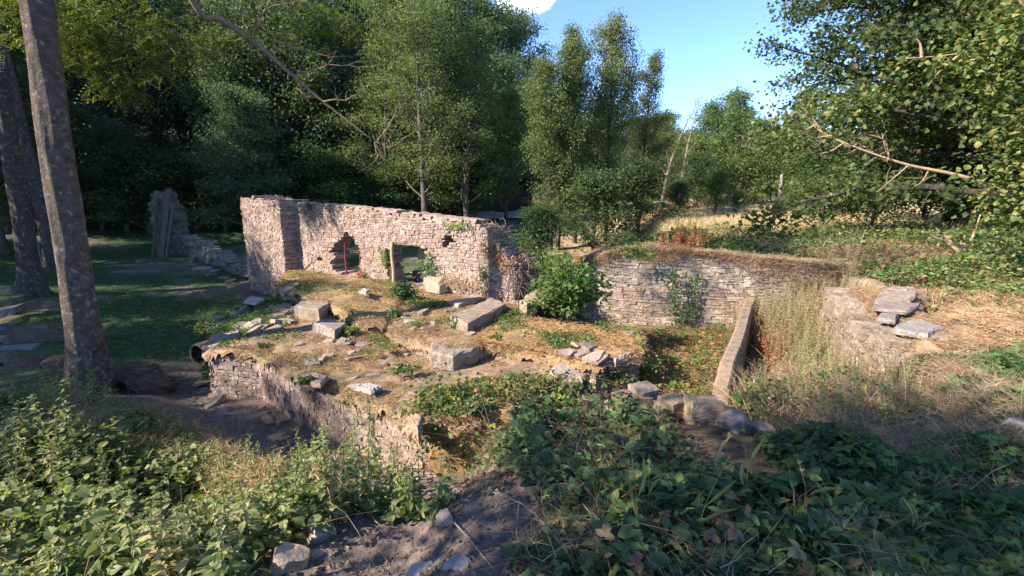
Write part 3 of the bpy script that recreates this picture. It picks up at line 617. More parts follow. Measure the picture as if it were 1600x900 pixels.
cap = turf([tuple(p) for p in RL]+[tuple(p) for p in edge2[::-1]], lambda x, y: np.interp(np.asarray(x), [p[0] for p in RL], rz)+.0, .05, pal=((.38, .26, .16), (.26, .18, .11), (.2, .18, .08)), seed=66, over=.0, skirt=.12)
child(cap.obj('turf_top', M_turf, smooth=True), rw)
# low concrete dividing wall
c0, c1 = at(1130, 592, .95)[:2], at(1176, 457, 1.12)[:2]; d = unit(c1-c0); nn = np.array((-d[1], d[0])); mb = MB(); K = 60
V = []; Q = []; Lc = float(np.linalg.norm(c1-c0))
for i in range(K+1):
    p = c0+d*(Lc*i/K); zt_ = .96+.16*i/K+.02*math.sin(i*.12)+random.uniform(-.006, .006)-.10*(1-sstep(0, .12, i/K)); wj = random.uniform(-.012, .012)
    wj = .3*wj+.012*math.sin(i*.16+1); prof_ = [(-.10+wj, .0), (-.095+wj, zt_-.035), (-.07+wj, zt_-.004), (.06+wj, zt_), (.10+wj, zt_-.03+random.uniform(-.012, .0)), (.11+wj, 0)]
    V += [(*(p+nn*a), z) for a, z in prof_]
for i in range(K): Q += [(i*6+j, i*6+j+1, (i+1)*6+j+1, (i+1)*6+j) for j in range(5)]
V += [(*c0, .4), (*c1, .4)]; T = [(len(V)-2, j+1, j) for j in range(5)]+[(len(V)-1, K*6+j, K*6+j+1) for j in range(5)]
mb.add(V, Q, T, (.29, .215, .165)); tag(mb.obj('concrete_wall', M_conc), 'low narrow concrete wall with rounded top dividing the overgrown right hand room', 'wall')
# stub wall with slate slabs
SL = [np.array(at(1335, 452, 1.62)[:2]), np.array(at(1352, 476, 1.5)[:2]), np.array(at(1395, 520, 1.35)[:2]), np.array(at(1470, 575, 1.2)[:2])]
SR = [np.array(at(1432, 446, 1.70)[:2]), np.array(at(1442, 480, 1.62)[:2]), np.array(at(1520, 512, 1.5)[:2]), np.array(at(1570, 540, 1.45)[:2])]
sz = [1.68, 1.6, 1.48, 1.3]
cs = [0]
for i in range(3): cs.append(cs[-1]+float(np.linalg.norm(SL[i+1]-SL[i])))
stz = prof(list(zip(cs, sz)))
mb = masonry(SL[::-1], .45, lambda s: .3, lambda s: stz(cs[-1]-s)-.04, None, course=.1, lmin=.12, lmax=.4, pal=[(.38, .29, .23), (.34, .26, .2), (.30, .22, .165)], jit=.035)
# body must lie on the right hand side: rebuild with the reversed line
sw = empty('stub_wall', (*SL[0], .3), 'low wall end topped with overlapping grey slates on the right', 'wall')
child(mb.obj('masonry', M_stone), sw)
mb2 = masonry([SR[0]+np.array((.03, .02)), SL[0]], .4, lambda s: .3, lambda s: 1.62, None, course=.1, pal=[(.34, .26, .2)]); child(mb2.obj('end_face', M_stone), sw)
cap = turf([tuple(p) for p in SL[::-1]]+[tuple(p) for p in SR], lambda x, y: 1.66-.13*sstep(8.6, 5.6, np.asarray(y))*1.6, .04, pal=((.40, .28, .17), (.3, .2, .12), (.25, .2, .1)), seed=71)
child(cap.obj('turf_top', M_turf, smooth=True), sw)
for i, (pts, z, h, c) in enumerate([([(1382, 447), (1420, 449), (1434, 443), (1395, 440)], 1.74, .045, (.32, .25, .21)), ([(1366, 462), (1425, 464), (1436, 452), (1376, 450)], 1.72, .05, (.29, .225, .185)), ([(1364, 475), (1420, 479), (1440, 466), (1372, 463)], 1.70, .05, (.26, .2, .17)),
        ([(1372, 487), (1400, 492), (1412, 478), (1380, 476)], 1.66, .05, (.21, .18, .165)), ([(1400, 498), (1452, 508), (1480, 497), (1440, 487), (1408, 488)], 1.64, .075, (.25, .23, .22)), ([(1446, 514), (1500, 520), (1522, 512), (1478, 500), (1450, 504)], 1.60, .075, (.24, .225, .22)), ([(1500, 526), (1535, 528), (1552, 522), (1512, 513)], 1.56, .05, (.22, .2, .19))]):
    P = np.array([at(*p, z)[:2] for p in pts]); cc = P.mean(0); mb = MB(); mb.add(*slabmesh(P-cc, h, 80+i, .02), c=c); o = mb.obj('slate_slab', M_rock, loc=(cc[0], cc[1], z-h-.06-(.0, 0, 0, .02, .06, .07, .06)[i])); o.rotation_euler = (R(random.uniform(-3, 3)), R(random.uniform(-3, 3)), 0)
    tag(o, ['thin curled slate at the top end of the stub wall', 'broad pinkish slate second from the top of the stub wall', 'third broad slate down the stub wall', 'small dark slate tucked under the brown slates on the stub wall', 'large pale grey slate halfway down the stub wall', 'long grey slate running off the stub wall into the brambles', 'lowest grey slate half under grass at the near end of the stub wall'][i], 'slate', 'slates on the stub wall')
# ---------------------------------------------------------------- trees
def branch_line(p, d, ln, n, wob, grav, up=0.):
    pts = [np.array(p, float)]; d = unit(np.array(d, float)); st = ln/n
    for i in range(n):
        d = unit(d+np.array([random.gauss(0, wob) for _ in range(3)])+np.array((0, 0, up-grav*(i/n)))); pts.append(pts[-1]+d*st)
    return np.array(pts)
def tree_mesh(seed, H, r0, base=.15, spread=3., n1=34, n2=7, clump=26, leaf=.15, cs=.36, droop=.25, up=.12, lean=(0, 0), shape='oval', stems=1, cols=((.05, .10, .03), (.09, .16, .04)), wood=(.16, .13, .10), tmpl=LEAF4, sparse=0., ang=55, flat=.55, twigs=True, low=0):
    random.seed(seed); global rng; rng = np.random.default_rng(seed)
    wd_, lf = MB(), MB(); cen = []; cdirs = []; cw = []
    for st in range(stems):
        a0 = 2*math.pi*st/max(stems, 1)+random.random(); off = np.array((math.cos(a0), math.sin(a0), 0))*(.0 if stems == 1 else .35)
        Hs = H*(1 if st == 0 else random.uniform(.7, .95)); n = 14
        tl = [off.copy()]
        for i in range(n):
            k = (i+1)/n; p = off*(1+k*3.2*(stems > 1))+np.array((lean[0]*k*k, lean[1]*k*k, Hs*k)); p[:2] += np.array((math.sin(k*5+seed), math.cos(k*4+seed)))*.012*Hs*k; tl.append(p)
        tl = np.array(tl); rad = r0*(1 if st == 0 else .75)*(1-np.linspace(0, 1, n+1)*.93)**.85; rad[0] *= 1.35
        wd_.add(*tube(tl, rad, 9, rough=.1), c=wood)
        for j in range(n1):
            h = base+(1-base)*((j+.5)/n1)**.9*.98; idx = h*n; i0 = min(int(idx), n-1); p = tl[i0]+(tl[i0+1]-tl[i0])*(idx-i0); hr = (h-base)/(1-base)
            if shape == 'oval': rl = spread*(math.sin(math.pi*min(1, .12+hr*.86))**.7)
            elif shape == 'wide': rl = spread*(1-hr**2.2)**.6
            elif shape == 'cone': rl = spread*(1-hr)**.8+.25
            else: rl = spread*(.55+.45*math.sin(math.pi*hr))*(1-.55*hr**3)
            rl *= random.uniform(.45, 1.15); az_ = j*2.399+random.uniform(-.4, .4); el = R(90-ang)*(1+hr*.8)+random.uniform(-.15, .15)
            d = np.array((math.cos(az_)*math.cos(el), math.sin(az_)*math.cos(el), math.sin(el)))
            nb = 7; bl = branch_line(p, d, rl*1.15, nb, .10, droop, up); br = max(.012, rad[i0]*.42)*np.linspace(1, .25, nb+1)
            wd_.add(*tube(bl, br, 5, False), c=wood)
            m2 = max(2, int(n2*rl/spread+.5))
            for q in range(m2):
                if random.random() < sparse: continue
                t = .25+.75*(q+random.random())/m2; ii = min(int(t*nb), nb-1); pp_ = bl[ii]+(bl[ii+1]-bl[ii])*(t*nb-ii); dd = unit(bl[ii+1]-bl[ii])
                sd_ = unit(np.cross(dd, (0, 0, 1)))*random.choice((-1, 1)); ln = rl*.42*(1.15-t*.6)*random.uniform(.7, 1.2)
                tw = branch_line(pp_, unit(dd*.6+sd_*.8+np.array((0, 0, random.uniform(-.15, .3)))), ln, 3, .16, droop, .05)
                if twigs: wd_.add(*tube(tw, [br[ii]*.4+.004, .006+.003, .005, .003], 3, False), c=wood)
                for s in (1, 2, 3): cen.append(tw[s]); cdirs.append(unit(tw[s]-tw[s-1])); cw.append(1.)
            cen.append(bl[-1]); cdirs.append(unit(bl[-1]-bl[-2])); cw.append(1.)
    cen = np.array(cen); cdirs = np.array(cdirs); k = clump; n = len(cen)*k
    P = np.repeat(cen, k, 0)+rng.normal(size=(n, 3))*np.array((cs, cs, cs*flat)); P = P[P[:, 2] > .15]; n = len(P)
    cmix = np.repeat(rng.random((len(cen), 1)), k, 0)[:n]; ca, cb = np.array(cols[0]), np.array(cols[1])
    col_ = ca+(cb-ca)*np.clip(cmix*.75+.35*rng.random((n, 1))-.05, 0, 1); col_ *= .8+.4*rng.random((n, 1))
    ax_ = rdir(n)*np.array((1, 1, .6)); ax_[:, 2] -= .25; nr = rdir(n, .9)
    leaves(lf, P, ax_, nr, leaf*(.65+.7*rng.random(n)), tmpl, col_)
    rng = np.random.default_rng(seed+1)
    return wd_, lf
TM = {}
def tree_proto(kind, **kw):
    w_, l_ = tree_mesh(**kw); a = w_.mesh(kind+'_trunk', True); a.materials.append(M_bark); b = l_.mesh(kind+'_crown'); b.materials.append(M_leaf); TM[kind] = (a, b)
def plant_tree(kind, x, y, name, label, sc=1., rot=None, sz=None, group=None, dz=0., cat='tree'):
    t = empty(name, (x, y, g1(x, y)-.1+dz), label, cat, group); t.rotation_euler = (0, 0, random.uniform(0, 6.28) if rot is None else rot); t.scale = (sc, sc, sc if sz is None else sz)
    for nm, me in zip(('trunk', 'crown'), TM[kind]):
        o = bpy.data.objects.new(nm, me); C.objects.link(o); o.parent = t
    return t
DK = ((.05, .085, .042), (.13, .17, .075)); MD = ((.06, .095, .038), (.19, .235, .085)); LT = ((.09, .125, .05), (.24, .275, .115)); BL = ((.07, .115, .072), (.15, .20, .11))
tree_proto('broad_a', seed=11, H=14, r0=.26, base=.08, spread=4.4, n1=40, n2=9, clump=34, leaf=.19, cs=.45, cols=DK, shape='oval')
tree_proto('broad_b', seed=12, H=12, r0=.24, base=.03, spread=4.6, n1=42, n2=9, clump=34, leaf=.19, cs=.48, cols=BL, shape='wide', droop=.4)
tree_proto('alder_a', seed=13, H=12.5, r0=.17, base=.10, spread=3.9, n1=42, n2=8, clump=34, leaf=.14, cs=.34, cols=MD, shape='col', stems=2, ang=42, sparse=.08, wood=(.13, .105, .085))
tree_proto('alder_b', seed=14, H=13, r0=.18, base=.10, spread=4.0, n1=52, n2=9, clump=34, leaf=.14, cs=.34, cols=LT, shape='col', ang=52, sparse=.12, lean=(1.2, .3), wood=(.13, .11, .09))
tree_proto('open_a', seed=15, H=15, r0=.2, base=.12, spread=4.2, n1=46, n2=8, clump=30, leaf=.13, cs=.33, cols=LT, shape='oval', ang=56, sparse=.2, wood=(.12, .10, .08))
tree_proto('far_a', seed=16, H=12, r0=.2, base=.12, spread=3.2, n1=30, n2=6, clump=18, leaf=.22, cs=.45, cols=((.08, .13, .05), (.15, .20, .08)), shape='oval', ang=45)
tree_proto('shrub_a', seed=17, H=4.2, r0=.09, base=.03, spread=2.2, n1=30, n2=6, clump=24, leaf=.13, cs=.28, cols=((.05, .085, .035), (.10, .15, .055)), shape='wide', ang=50)
tree_proto('shrub_b', seed=18, H=3.6, r0=.08, base=.03, spread=2.0, n1=26, n2=6, clump=22, leaf=.12, cs=.26, cols=((.08, .12, .04), (.16, .21, .07)), shape='wide', ang=42)
tree_proto('alder_c', seed=19, H=13, r0=.17, base=.05, spread=4.0, n1=56, n2=9, clump=34, leaf=.14, cs=.34, cols=((.07, .10, .042), (.18, .21, .085)), shape='cone', stems=1, ang=58, sparse=.15, lean=(1.8, 0), wood=(.12, .10, .085))
tree_proto('open_b', seed=20, H=14, r0=.2, base=.10, spread=3.8, n1=44, n2=8, clump=30, leaf=.13, cs=.33, cols=((.06, .10, .035), (.17, .21, .08)), shape='wide', ang=52, sparse=.25, lean=(-1.0, .4), wood=(.12, .10, .08))
# bare, half dead trees
def bare_mesh(seed, H, r0, n1=16, lean=(0, 0), wood=(.34, .29, .24), spread=1.6):
    random.seed(seed); wd_ = MB(); n = 12; tl = np.array([(lean[0]*k*k, lean[1]*k*k, H*k) for k in np.linspace(0, 1, n+1)]); rad = r0*(1-np.linspace(0, 1, n+1)*.93); wd_.add(*tube(tl, rad, 7), c=wood)
    for j in range(n1):
        h = .3+.7*(j+.5)/n1; i0 = min(int(h*n), n-1); az_ = j*2.4; d = (math.cos(az_)*.55, math.sin(az_)*.55, .85); bl = branch_line(tl[i0], d, spread*(1.3-h), 5, .12, -.05, .05); wd_.add(*tube(bl, np.linspace(rad[i0]*.4+.01, .008, 6), 4, False), c=wood)
        for q in range(4):
            p = bl[1+q]; wd_.add(*tube(branch_line(p, (random.gauss(0, 1), random.gauss(0, 1), 1.), .5, 3, .2, 0), [.012, .009, .006, .004], 3, False), c=wood)
    return wd_
def U0(px, Y): return (px-800)/F*Y*1.0
def place(kind, px, Y, top_px, name, label, group=None, H0=None, rot=None, cat='tree', cs_=1.):
    """px: column of the trunk foot, Y: distance, top_px: picture row of the crown's top"""
    p = aty(px, 300, Y); x = p[0]*1.0; zt_ = aty(px, top_px, Y)[2]; zb = g1(x, Y); sc = (zt_-zb)/H0
    return plant_tree(kind, x, Y, name, label, sc=cs_*min(sc, 1.35) if cs_ else sc, sz=sc, group=group, rot=rot, cat=cat)
HT = dict(alder_c=13.4, open_b=14.6, broad_a=14.2, broad_b=12.4, alder_a=13.2, alder_b=13.7, open_a=15.6, far_a=12, shrub_a=4, shrub_b=3.5)
def PT(kind, px, Y, top_px, label, group=None, name='broadleaf_tree', cat='tree', **k): return place(kind, px, Y, top_px, name, label, group, HT[kind], cat=cat, **k)
# dark wood on the left, tiers climbing the hill
gA = 'dark trees of the shaded wood'; lA = 'dark dense broadleaf tree standing among others in the shaded wood on the left'
for i, (px, Y, tp) in enumerate([(-330, 33, -150), (-180, 36, -120), (-60, 33, -60), (40, 37, -90), (130, 33.5, 30), (215, 36, -60), (300, 40, -120), (375, 34.5, 60), (440, 38, -60), (500, 36, 20), (560, 40, -90), (20, 47, -120), (150, 50, -120), (260, 52, -100), (340, 48, -140), (420, 52, -110), (500, 50, -140), (590, 52, -120), (690, 52, -50), (760, 54, 10), (800, 58, 20), (650, 60, -60), (100, 62, -120), (400, 64, -140), (560, 66, -120)]):
    PT('broad_a' if i % 2 else 'broad_b', px, Y, tp, lA, gA)
PT('broad_b', 385, 30, 140, 'rounded blue green tree bulging out of the dark wood behind the tall wall', cs_=1.0)
PT('broad_b', 190, 31, 190, 'low spreading dark tree at the lawn edge above the leaning boards')
# lit trees behind the tall wall
PT('open_a', 662, 31, -40, 'tall open sunlit tree behind the tall wall, with bare lower branches', name='broadleaf_tree', rot=.5, cs_=1.1)
PT('open_b', 605, 34, -30, 'pale green tall tree at the left of the sunlit group', rot=2.5)
PT('broad_a', 715, 36, -10, 'dense dark green tree behind the sunlit group in the centre', cs_=.8)
PT('open_b', 728, 33, 25, 'dark stemmed slender tree right of the tall open sunlit tree', rot=3.9, cs_=1.1)
PT('broad_b', 780, 44, 88, 'round topped tree under the small white cloud', cs_=1.1)
PT('alder_c', 830, 46, 120, 'dark tree filling the gap left of the alders', cs_=.7)
PT('alder_b', 790, 38, 130, 'pale green smaller tree hanging over the gravel patch')
# the alders at the stream
PT('alder_a', 868, 27, 60, 'twin stemmed alder in the centre, leaning foliage over the green bushes', name='alder_tree', rot=.3, cs_=.8)
PT('alder_c', 900, 28.5, 20, 'tall dark alder just right of centre with a leaning top', name='alder_tree', rot=1.9, cs_=.72)
PT('alder_b', 950, 30, 25, 'alder with the highest crown against the sky right of centre', name='alder_tree', rot=4.2, cs_=.8)
PT('alder_c', 1000, 33, 80, 'thin brownish alder at the right of the central group', name='alder_tree', rot=5.1, cs_=.75)
PT('alder_b', 1035, 37, 170, 'short alder at the right end of the central group', name='alder_tree', rot=2.2, cs_=1.2)
for i, (px, Y, tp, k) in enumerate([(1000, 27, 268, 'a'), (1060, 33, 292, 'a'), (930, 25, 285, 'a'), (1120, 36, 275, 'b'), (1090, 42, 250, 'a'), (1180, 48, 270, 'b'), (1250, 55, 280, 'a'), (1330, 58, 285, 'b'), (1155, 40, 300, 'a'), (845, 24, 330, 'a'), (1215, 62, 265, 'a')]):
    PT('shrub_'+k, px, Y, tp, 'rounded green bush in the thicket at the foot of the central and far trees', 'bushes of the streamside thicket', name='leafy_bush', cat='bush', cs_=1.25)
for i, (px, Y, tp) in enumerate([(1110, 55, 165), (1145, 60, 148), (1180, 56, 190), (1215, 60, 200), (1075, 52, 225), (1260, 64, 190), (1310, 66, 210), (1380, 70, 190), (1150, 80, 175), (1450, 70, 180), (1550, 75, 180)]):
    PT('far_a', px, Y, tp, 'hazy pale green tree in the distant row across the dry field', 'distant trees across the field', cs_=1.15)
def bare(px, Y, tp, lean, label, seed, group=None, r0=.15, wood=(.23, .19, .155)):
    p = aty(px, 300, Y); zb = g1(p[0], Y); H = aty(px, tp, Y)[2]-zb; o = bare_mesh(seed, H, r0, lean=lean, wood=wood).obj('bare_tree', M_twig, loc=(p[0], Y, zb)); return tag(o, label, 'tree', group)
bare(1035, 36, 150, (2.4, 0), 'leafless brown leaning tree at the right edge of the central group', 3)
bare(1062, 40, 150, (1.2, 0), 'thin leafless pale tree poking above the thicket against the sky', 4)
for i, (px, tp) in enumerate([(1148, 210), (1160, 205), (1168, 215), (1138, 222)]): bare(px, 50, tp, (.4, 0), 'pale bare trunk in a cluster standing before the distant trees', 5+i, 'pale bare trunks in the distance', .10, (.30, .25, .20))
# dead pole at the field edge
p = G(1214, 332); mb = MB(); q = aty(1222, 272, p[1]); mb.add(*tube(smoothline([p, (p+q)/2+np.array((.03, 0, 0)), q], 4), np.linspace(.17, .12, 9), 8, rough=.12), c=(.27, .235, .21)); tag(mb.obj('dead_tree', M_bark), 'pale leaning dead trunk standing at the edge of the dry field', 'dead tree')
p = G(1299, 348); mb = MB(); q = aty(1303, 312, p[1]); mb.add(*tube([p, q], .07, 8), c=(.3, .26, .23)); tag(mb.obj('fence_post', M_wood), 'short pale post in the dry field under the big spreading tree', 'post')
# the big spreading tree on the right
tree_proto('maple', seed=31, H=14.5, r0=.42, base=.075, spread=8.2, n1=96, n2=15, clump=30, leaf=.17, cs=.42, cols=((.035, .062, .022), (.11, .145, .045)), shape='wide', droop=.34, ang=76, flat=.4, tmpl=LOBED, wood=(.07, .055, .045))
plant_tree('maple', 17.1, 14.8, 'maple_tree', 'huge dark spreading maple filling the right side above the brambles', rot=.6)
plant_tree('maple', 20.5, 22, 'maple_tree', 'second dark maple behind the huge spreading one at the right edge', rot=2.6, sc=.95)
for i, (px, Y, tp) in enumerate([(980, 75, 190), (1040, 85, 180), (1100, 90, 170), (1160, 95, 175), (1230, 90, 190), (1300, 95, 190), (1360, 90, 200), (1430, 95, 190), (1500, 90, 190), (1570, 95, 180), (1640, 80, 180), (1700, 70, 150), (1080, 70, 205), (1200, 74, 215), (1340, 78, 225), (1240, 110, 150), (1130, 115, 150), (1400, 115, 150), (1540, 115, 150)]):
    PT('far_a', px, Y, tp, 'hazy green tree of the wooded slope beyond the dry field', 'trees on the slope beyond the field', cs_=1.5)
for i, (px, Y, tp) in enumerate([(820, 58, 130), (880, 60, 150), (940, 58, 165), (1000, 60, 185), (1050, 58, 215), (900, 48, 200), (980, 46, 230)]):
    PT('broad_b', px, Y, tp, 'green tree filling in behind the central alders', 'trees behind the alders', cs_=1.2)
for i, (px, Y, tp) in enumerate([(1290, 19, 250), (1370, 17.5, 255), (1560, 22, 240), (1640, 16, 250), (1450, 21, 240), (1520, 19, 230)]):
    PT('shrub_a', px, Y, tp, 'dark leafy bush under the huge maple', 'bushes under the maple', name='leafy_bush', cat='bush', cs_=1.2)
for i, (px, Y, tp) in enumerate([(1085, 46, 235), (1120, 50, 225), (1165, 47, 245), (1205, 50, 235), (1245, 46, 250), (1290, 50, 245), (1140, 56, 215), (1190, 58, 210), (1060, 50, 225)]):
    PT('shrub_b', px, Y, tp, 'bright green bush massed before the distant trees', 'bushes before the distant trees', name='leafy_bush', cat='bush', cs_=1.3)
for i, (px, Y) in enumerate([(-60, 31), (10, 30), (95, 29.5), (150, 30.5), (225, 31), (300, 33), (345, 32), (420, 32), (470, 34), (520, 33), (560, 35), (610, 34), (680, 35), (740, 36), (640, 38), (700, 40)]):
    PT('shrub_a' if i % 3 else 'shrub_b', px, Y, 250+8*(i % 4), 'dark shrub in the low fringe along the far edge of the lawn', 'shrubs fringing the lawn', name='shrub', cat='bush', cs_=1.4)
# ---- trees standing left of and behind the camera, their crowns shade the lawn and foreground
gS = 'tall trees west of the lawn'
for (x, y, s) in SHADE if 'SHADE' in globals() else [(-27, 2, 1.15), (-25, 8, .9), (-28, 14, 1.2), (-31, 20, 1.25), (-22, -2, .95), (-34, 26, 1.3), (-36, 33, 1.35), (-30, 28, 1.1), (-40, 16, 1.4), (-38, 8, 1.4), (-24, 22, .85)]:
    plant_tree('broad_a', x, y, 'broadleaf_tree', 'tall dense tree in the row along the western side of the lawn', sc=s, group=gS)
# ---- big trunks on the left
def big_trunk(foot, topp, r0, r1, seed, name, label, flare=1.75, wood=(.13, .098, .076), k=64, mids=None):
    random.seed(seed); t = empty(name, tuple(foot), label, 'tree'); n = 110; mb = MB(); foot = np.array(foot); topp = np.array(topp); pts = []; rad = []
    for i in range(n+1):
        u = i/n; pts.append(foot*0+(topp-foot)*u+np.array((math.sin(u*7+seed)*.05, math.cos(u*5)*.04, 0))*u); rad.append(r0+(r1-r0)*u+r0*(flare-1)*math.exp(-u*24)+r0*.25*math.exp(-u*9))
    V, Q, T = tube(pts, rad, k)
    V = np.array(V); a = np.arctan2(V[:, 1]-np.interp(V[:, 2], np.array(pts)[:, 2], np.array(pts)[:, 1]), V[:, 0]-np.interp(V[:, 2], np.array(pts)[:, 2], np.array(pts)[:, 0]))
    c0_ = np.stack([np.interp(V[:, 2], np.array(pts)[:, 2], np.array(pts)[:, i]) for i in (0, 1)], -1); low_ = np.exp(-(V[:, 2])/.45)
    s = 1+.05*np.sin(a*3+V[:, 2]*1.3+seed)+.03*np.sin(a*7+V[:, 2]*3)+low_*.22*np.sin(a*5+seed)+.11*(fbm(a*5+np.sin(V[:, 2]*2)*.6, V[:, 2]*2.2, 1, seed, 4)-.5)+.06*(fbm(a*2.2, V[:, 2]*1.1, 1, seed+3, 2)-.5)
    V[:, :2] = c0_+(V[:, :2]-c0_)*s[:, None]; mb.add(V, Q, T, wood); mb.obj('trunk', M_bark, t, smooth=True); return t, np.array(pts)+foot
f1 = np.array((*at(143, 618, .05)[:2], -.15)); tp1 = aty(58, 0, f1[1]+.1); tp1 = f1+(tp1-f1)*1.75
BT, btp = big_trunk(f1, tp1, .205, .165, 3, 'ash_tree', 'big near tree with a lichen flecked trunk and one bare drooping bough')
# drooping bare bough
random.seed(5); bough_px = [(300, 0, 9.3), (345, 30, 9.5), (400, 68, 9.7), (450, 112, 9.9), (500, 155, 10.1), (545, 190, 10.2), (580, 218, 10.3)]
bp = [aty(*q) for q in bough_px]; root = btp[-4]; bp = [root, root*.5+bp[0]*.5+np.array((0, 0, .7))]+bp
bl = smoothline(bp, 5); WC = (.20, .145, .09)
mb = MB(); rel = -np.array(f1); mb.add(*tube(bl+rel, np.linspace(.075, .016, len(bl)), 7, rough=.15), c=WC)
def twigset(mb, lst, rel, y0=9.9, wobble=.05, r0=.022):
    for pl_ in lst:
        pts = smoothline([aty(x, y, yy) for x, y, yy in pl_], 5); pts = pts+np.array([[random.gauss(0, .015) for _ in range(3)] for _ in pts]); mb.add(*tube(pts+rel, np.linspace(r0, .006, len(pts)), 5, False), c=WC)
        for i in range(2, len(pts), 3):
            d = unit(pts[min(i+1, len(pts)-1)]-pts[i-1]); sub = branch_line(pts[i], unit(d+np.array((random.gauss(0, .7), random.gauss(0, .5), random.gauss(.2, .6)))), random.uniform(.15, .5), 4, .25, .1); mb.add(*tube(sub+rel, [.010, .008, .006, .004, .003], 3, False), c=WC)
twigset(mb, [[(455, 118, 9.9), (490, 108, 10), (530, 102, 10.1), (580, 105, 10.2)], [(390, 58, 9.6), (380, 30, 9.6), (366, 0, 9.5)], [(395, 55, 9.6), (405, 25, 9.5), (403, -5, 9.4)], [(400, 55, 9.6), (412, 18, 9.7), (450, 5, 9.8), (480, 0, 9.8)], [(425, 62, 9.7), (470, 78, 9.8), (500, 85, 10), (540, 88, 10)], [(505, 158, 10.1), (540, 155, 10.1), (575, 140, 10.2)], [(450, 115, 9.9), (452, 132, 9.9)], [(590, 225, 10.3), (610, 228, 10.3), (650, 205, 10.4)], [(585, 222, 10.3), (590, 240, 10.3), (588, 255, 10.3)], [(495, 150, 10.1), (478, 152, 10.), (476, 146, 10.)], [(590, 225, 10.3), (612, 190, 10.3), (628, 150, 10.4)], [(528, 165, 10.1), (523, 135, 10.1)], [(545, 178, 10.2), (555, 184, 10.2), (565, 180, 10.2)]], rel)
mb.obj('bough', M_twig, BT, smooth=True)
# its hanging foliage: feathery sprays
def sprays(mb, cen, nper, cs, leaf, cols, tmpl=LEAF4, per=9, ln=.35, rel=0):
    """each spray is a short drooping twig with leaflets in two rows"""
    for c in cen:
        n = nper; P = np.array(c[:3])+rng.normal(size=(n, 3))*np.array((1, 1, .5))*(c[3] if len(c) > 3 else cs); d = rdir(n)*np.array((1, 1, .3)); d[:, 2] -= .3; d = unit(d); up_ = rdir(n, 1.6)
        side = unit(np.cross(d, up_)); L_ = ln*(.6+.8*rng.random(n)); cc = np.array(cols[0])+(np.array(cols[1])-np.array(cols[0]))*rng.random((n, 1))
        for k in range(per):
            t = (k+.5)/per
            for sg in (-1, 1):
                pos = P+d*(L_*t)[:, None]+np.array((0, 0, -1.))*(L_*.35*t*t)[:, None]; leaves(mb, pos+rel, unit(side*sg+d*.55), up_, leaf*(1-.4*abs(t-.4))*(.8+.4*rng.random(n)), tmpl, cc*(.85+.3*rng.random((n, 1))))
rng = np.random.default_rng(77); mb = MB(); cen = []
for (x, y, yy, s) in [(160, 70, 12.5, .38), (195, 105, 12.5, .40), (165, 130, 12.4, .25), (140, 40, 12, .4), (110, 15, 12, .4), (215, 60, 12.5, .42), (180, 20, 12.5, .5), (240, 30, 13, .55), (280, 60, 13.5, .6), (320, 20, 13.5, .6), (250, 90, 13.5, .5), (370, 25, 14, .6), (420, 45, 14.5, .5), (460, 15, 14.5, .6), (510, 20, 15, .5), (540, 45, 15, .4), (95, 55, 11.5, .3), (330, 80, 14, .5), (120, 90, 12.3, .25), (205, 145, 12.5, .14), (30, 10, 12, .5), (0, 40, 12, .5), (60, -20, 12, .6)]: cen.append((*aty(x, y, yy), s))
sprays(mb, cen, 80, .4, .075, ((.08, .11, .03), (.17, .19, .055)), per=7, ln=.4, rel=rel)
for (x, y, z, s) in [(-8, 12.5, 10.5, 1.1), (-7, 9, 11, 1.2), (-9.5, 7, 11.5, 1.3), (-6, 14, 10.5, 1.)]:
    pass
for i in range(60):
    c = btp[-1]+np.array((random.gauss(0, 2.0), random.gauss(1.0, 2.0), random.uniform(-.6, 2.6))); sprays(mb, [(*c, .5)], 40, .4, .11, ((.05, .085, .025), (.10, .13, .04)), per=4, ln=.5, rel=rel)
mb.obj('crown', M_leaf, BT)
mb = MB()
for (x, y, yy, s) in [(190, 60, 12.5, .5), (300, 20, 13.5, .5), (430, 10, 14.4, .5), (120, 10, 12, .4)]:
    a = aty(x, y, yy); ln = smoothline([btp[-3], (btp[-3]+a)/2+np.array((0, 0, 1.6)), a+np.array((0, 0, .6)), a], 5); mb.add(*tube(ln+rel, np.linspace(.06, .012, len(ln)), 5, False), c=(.2, .16, .11))
for k in range(14):
    d = np.array((math.cos(k*2.4), math.sin(k*2.4)*.8+.4, .5)); b_ = branch_line(btp[-1-k % 4], d, 3.2, 6, .12, .1, .02); mb.add(*tube(b_+rel, np.linspace(.08, .015, 7), 5, False), c=(.2, .16, .11))
mb.obj('limbs', M_twig, BT, smooth=True)
f2 = np.array((*G(52, 462)[:2], 0)); f2[2] = g1(*f2[:2])-.1; t2 = aty(-8, 60, f2[1]); t2 = f2+(t2-f2)*1.5
T2, tp2 = big_trunk(f2, t2, .24, .18, 8, 'ash_tree', 'second stout dark trunk behind the near trunk at the left edge', flare=1.7, wood=(.085, .068, .055))
f3 = np.array((*G(88, 415)[:2], 0)); f3[2] = g1(*f3[:2])-.1; t3 = aty(28, 180, f3[1]); t3 = f3+(t3-f3)*1.9
T3, tp3 = big_trunk(f3, t3, .26, .2, 9, 'ash_tree', 'third dark trunk farther back between the two nearer left trunks', flare=1.4, wood=(.10, .08, .07))
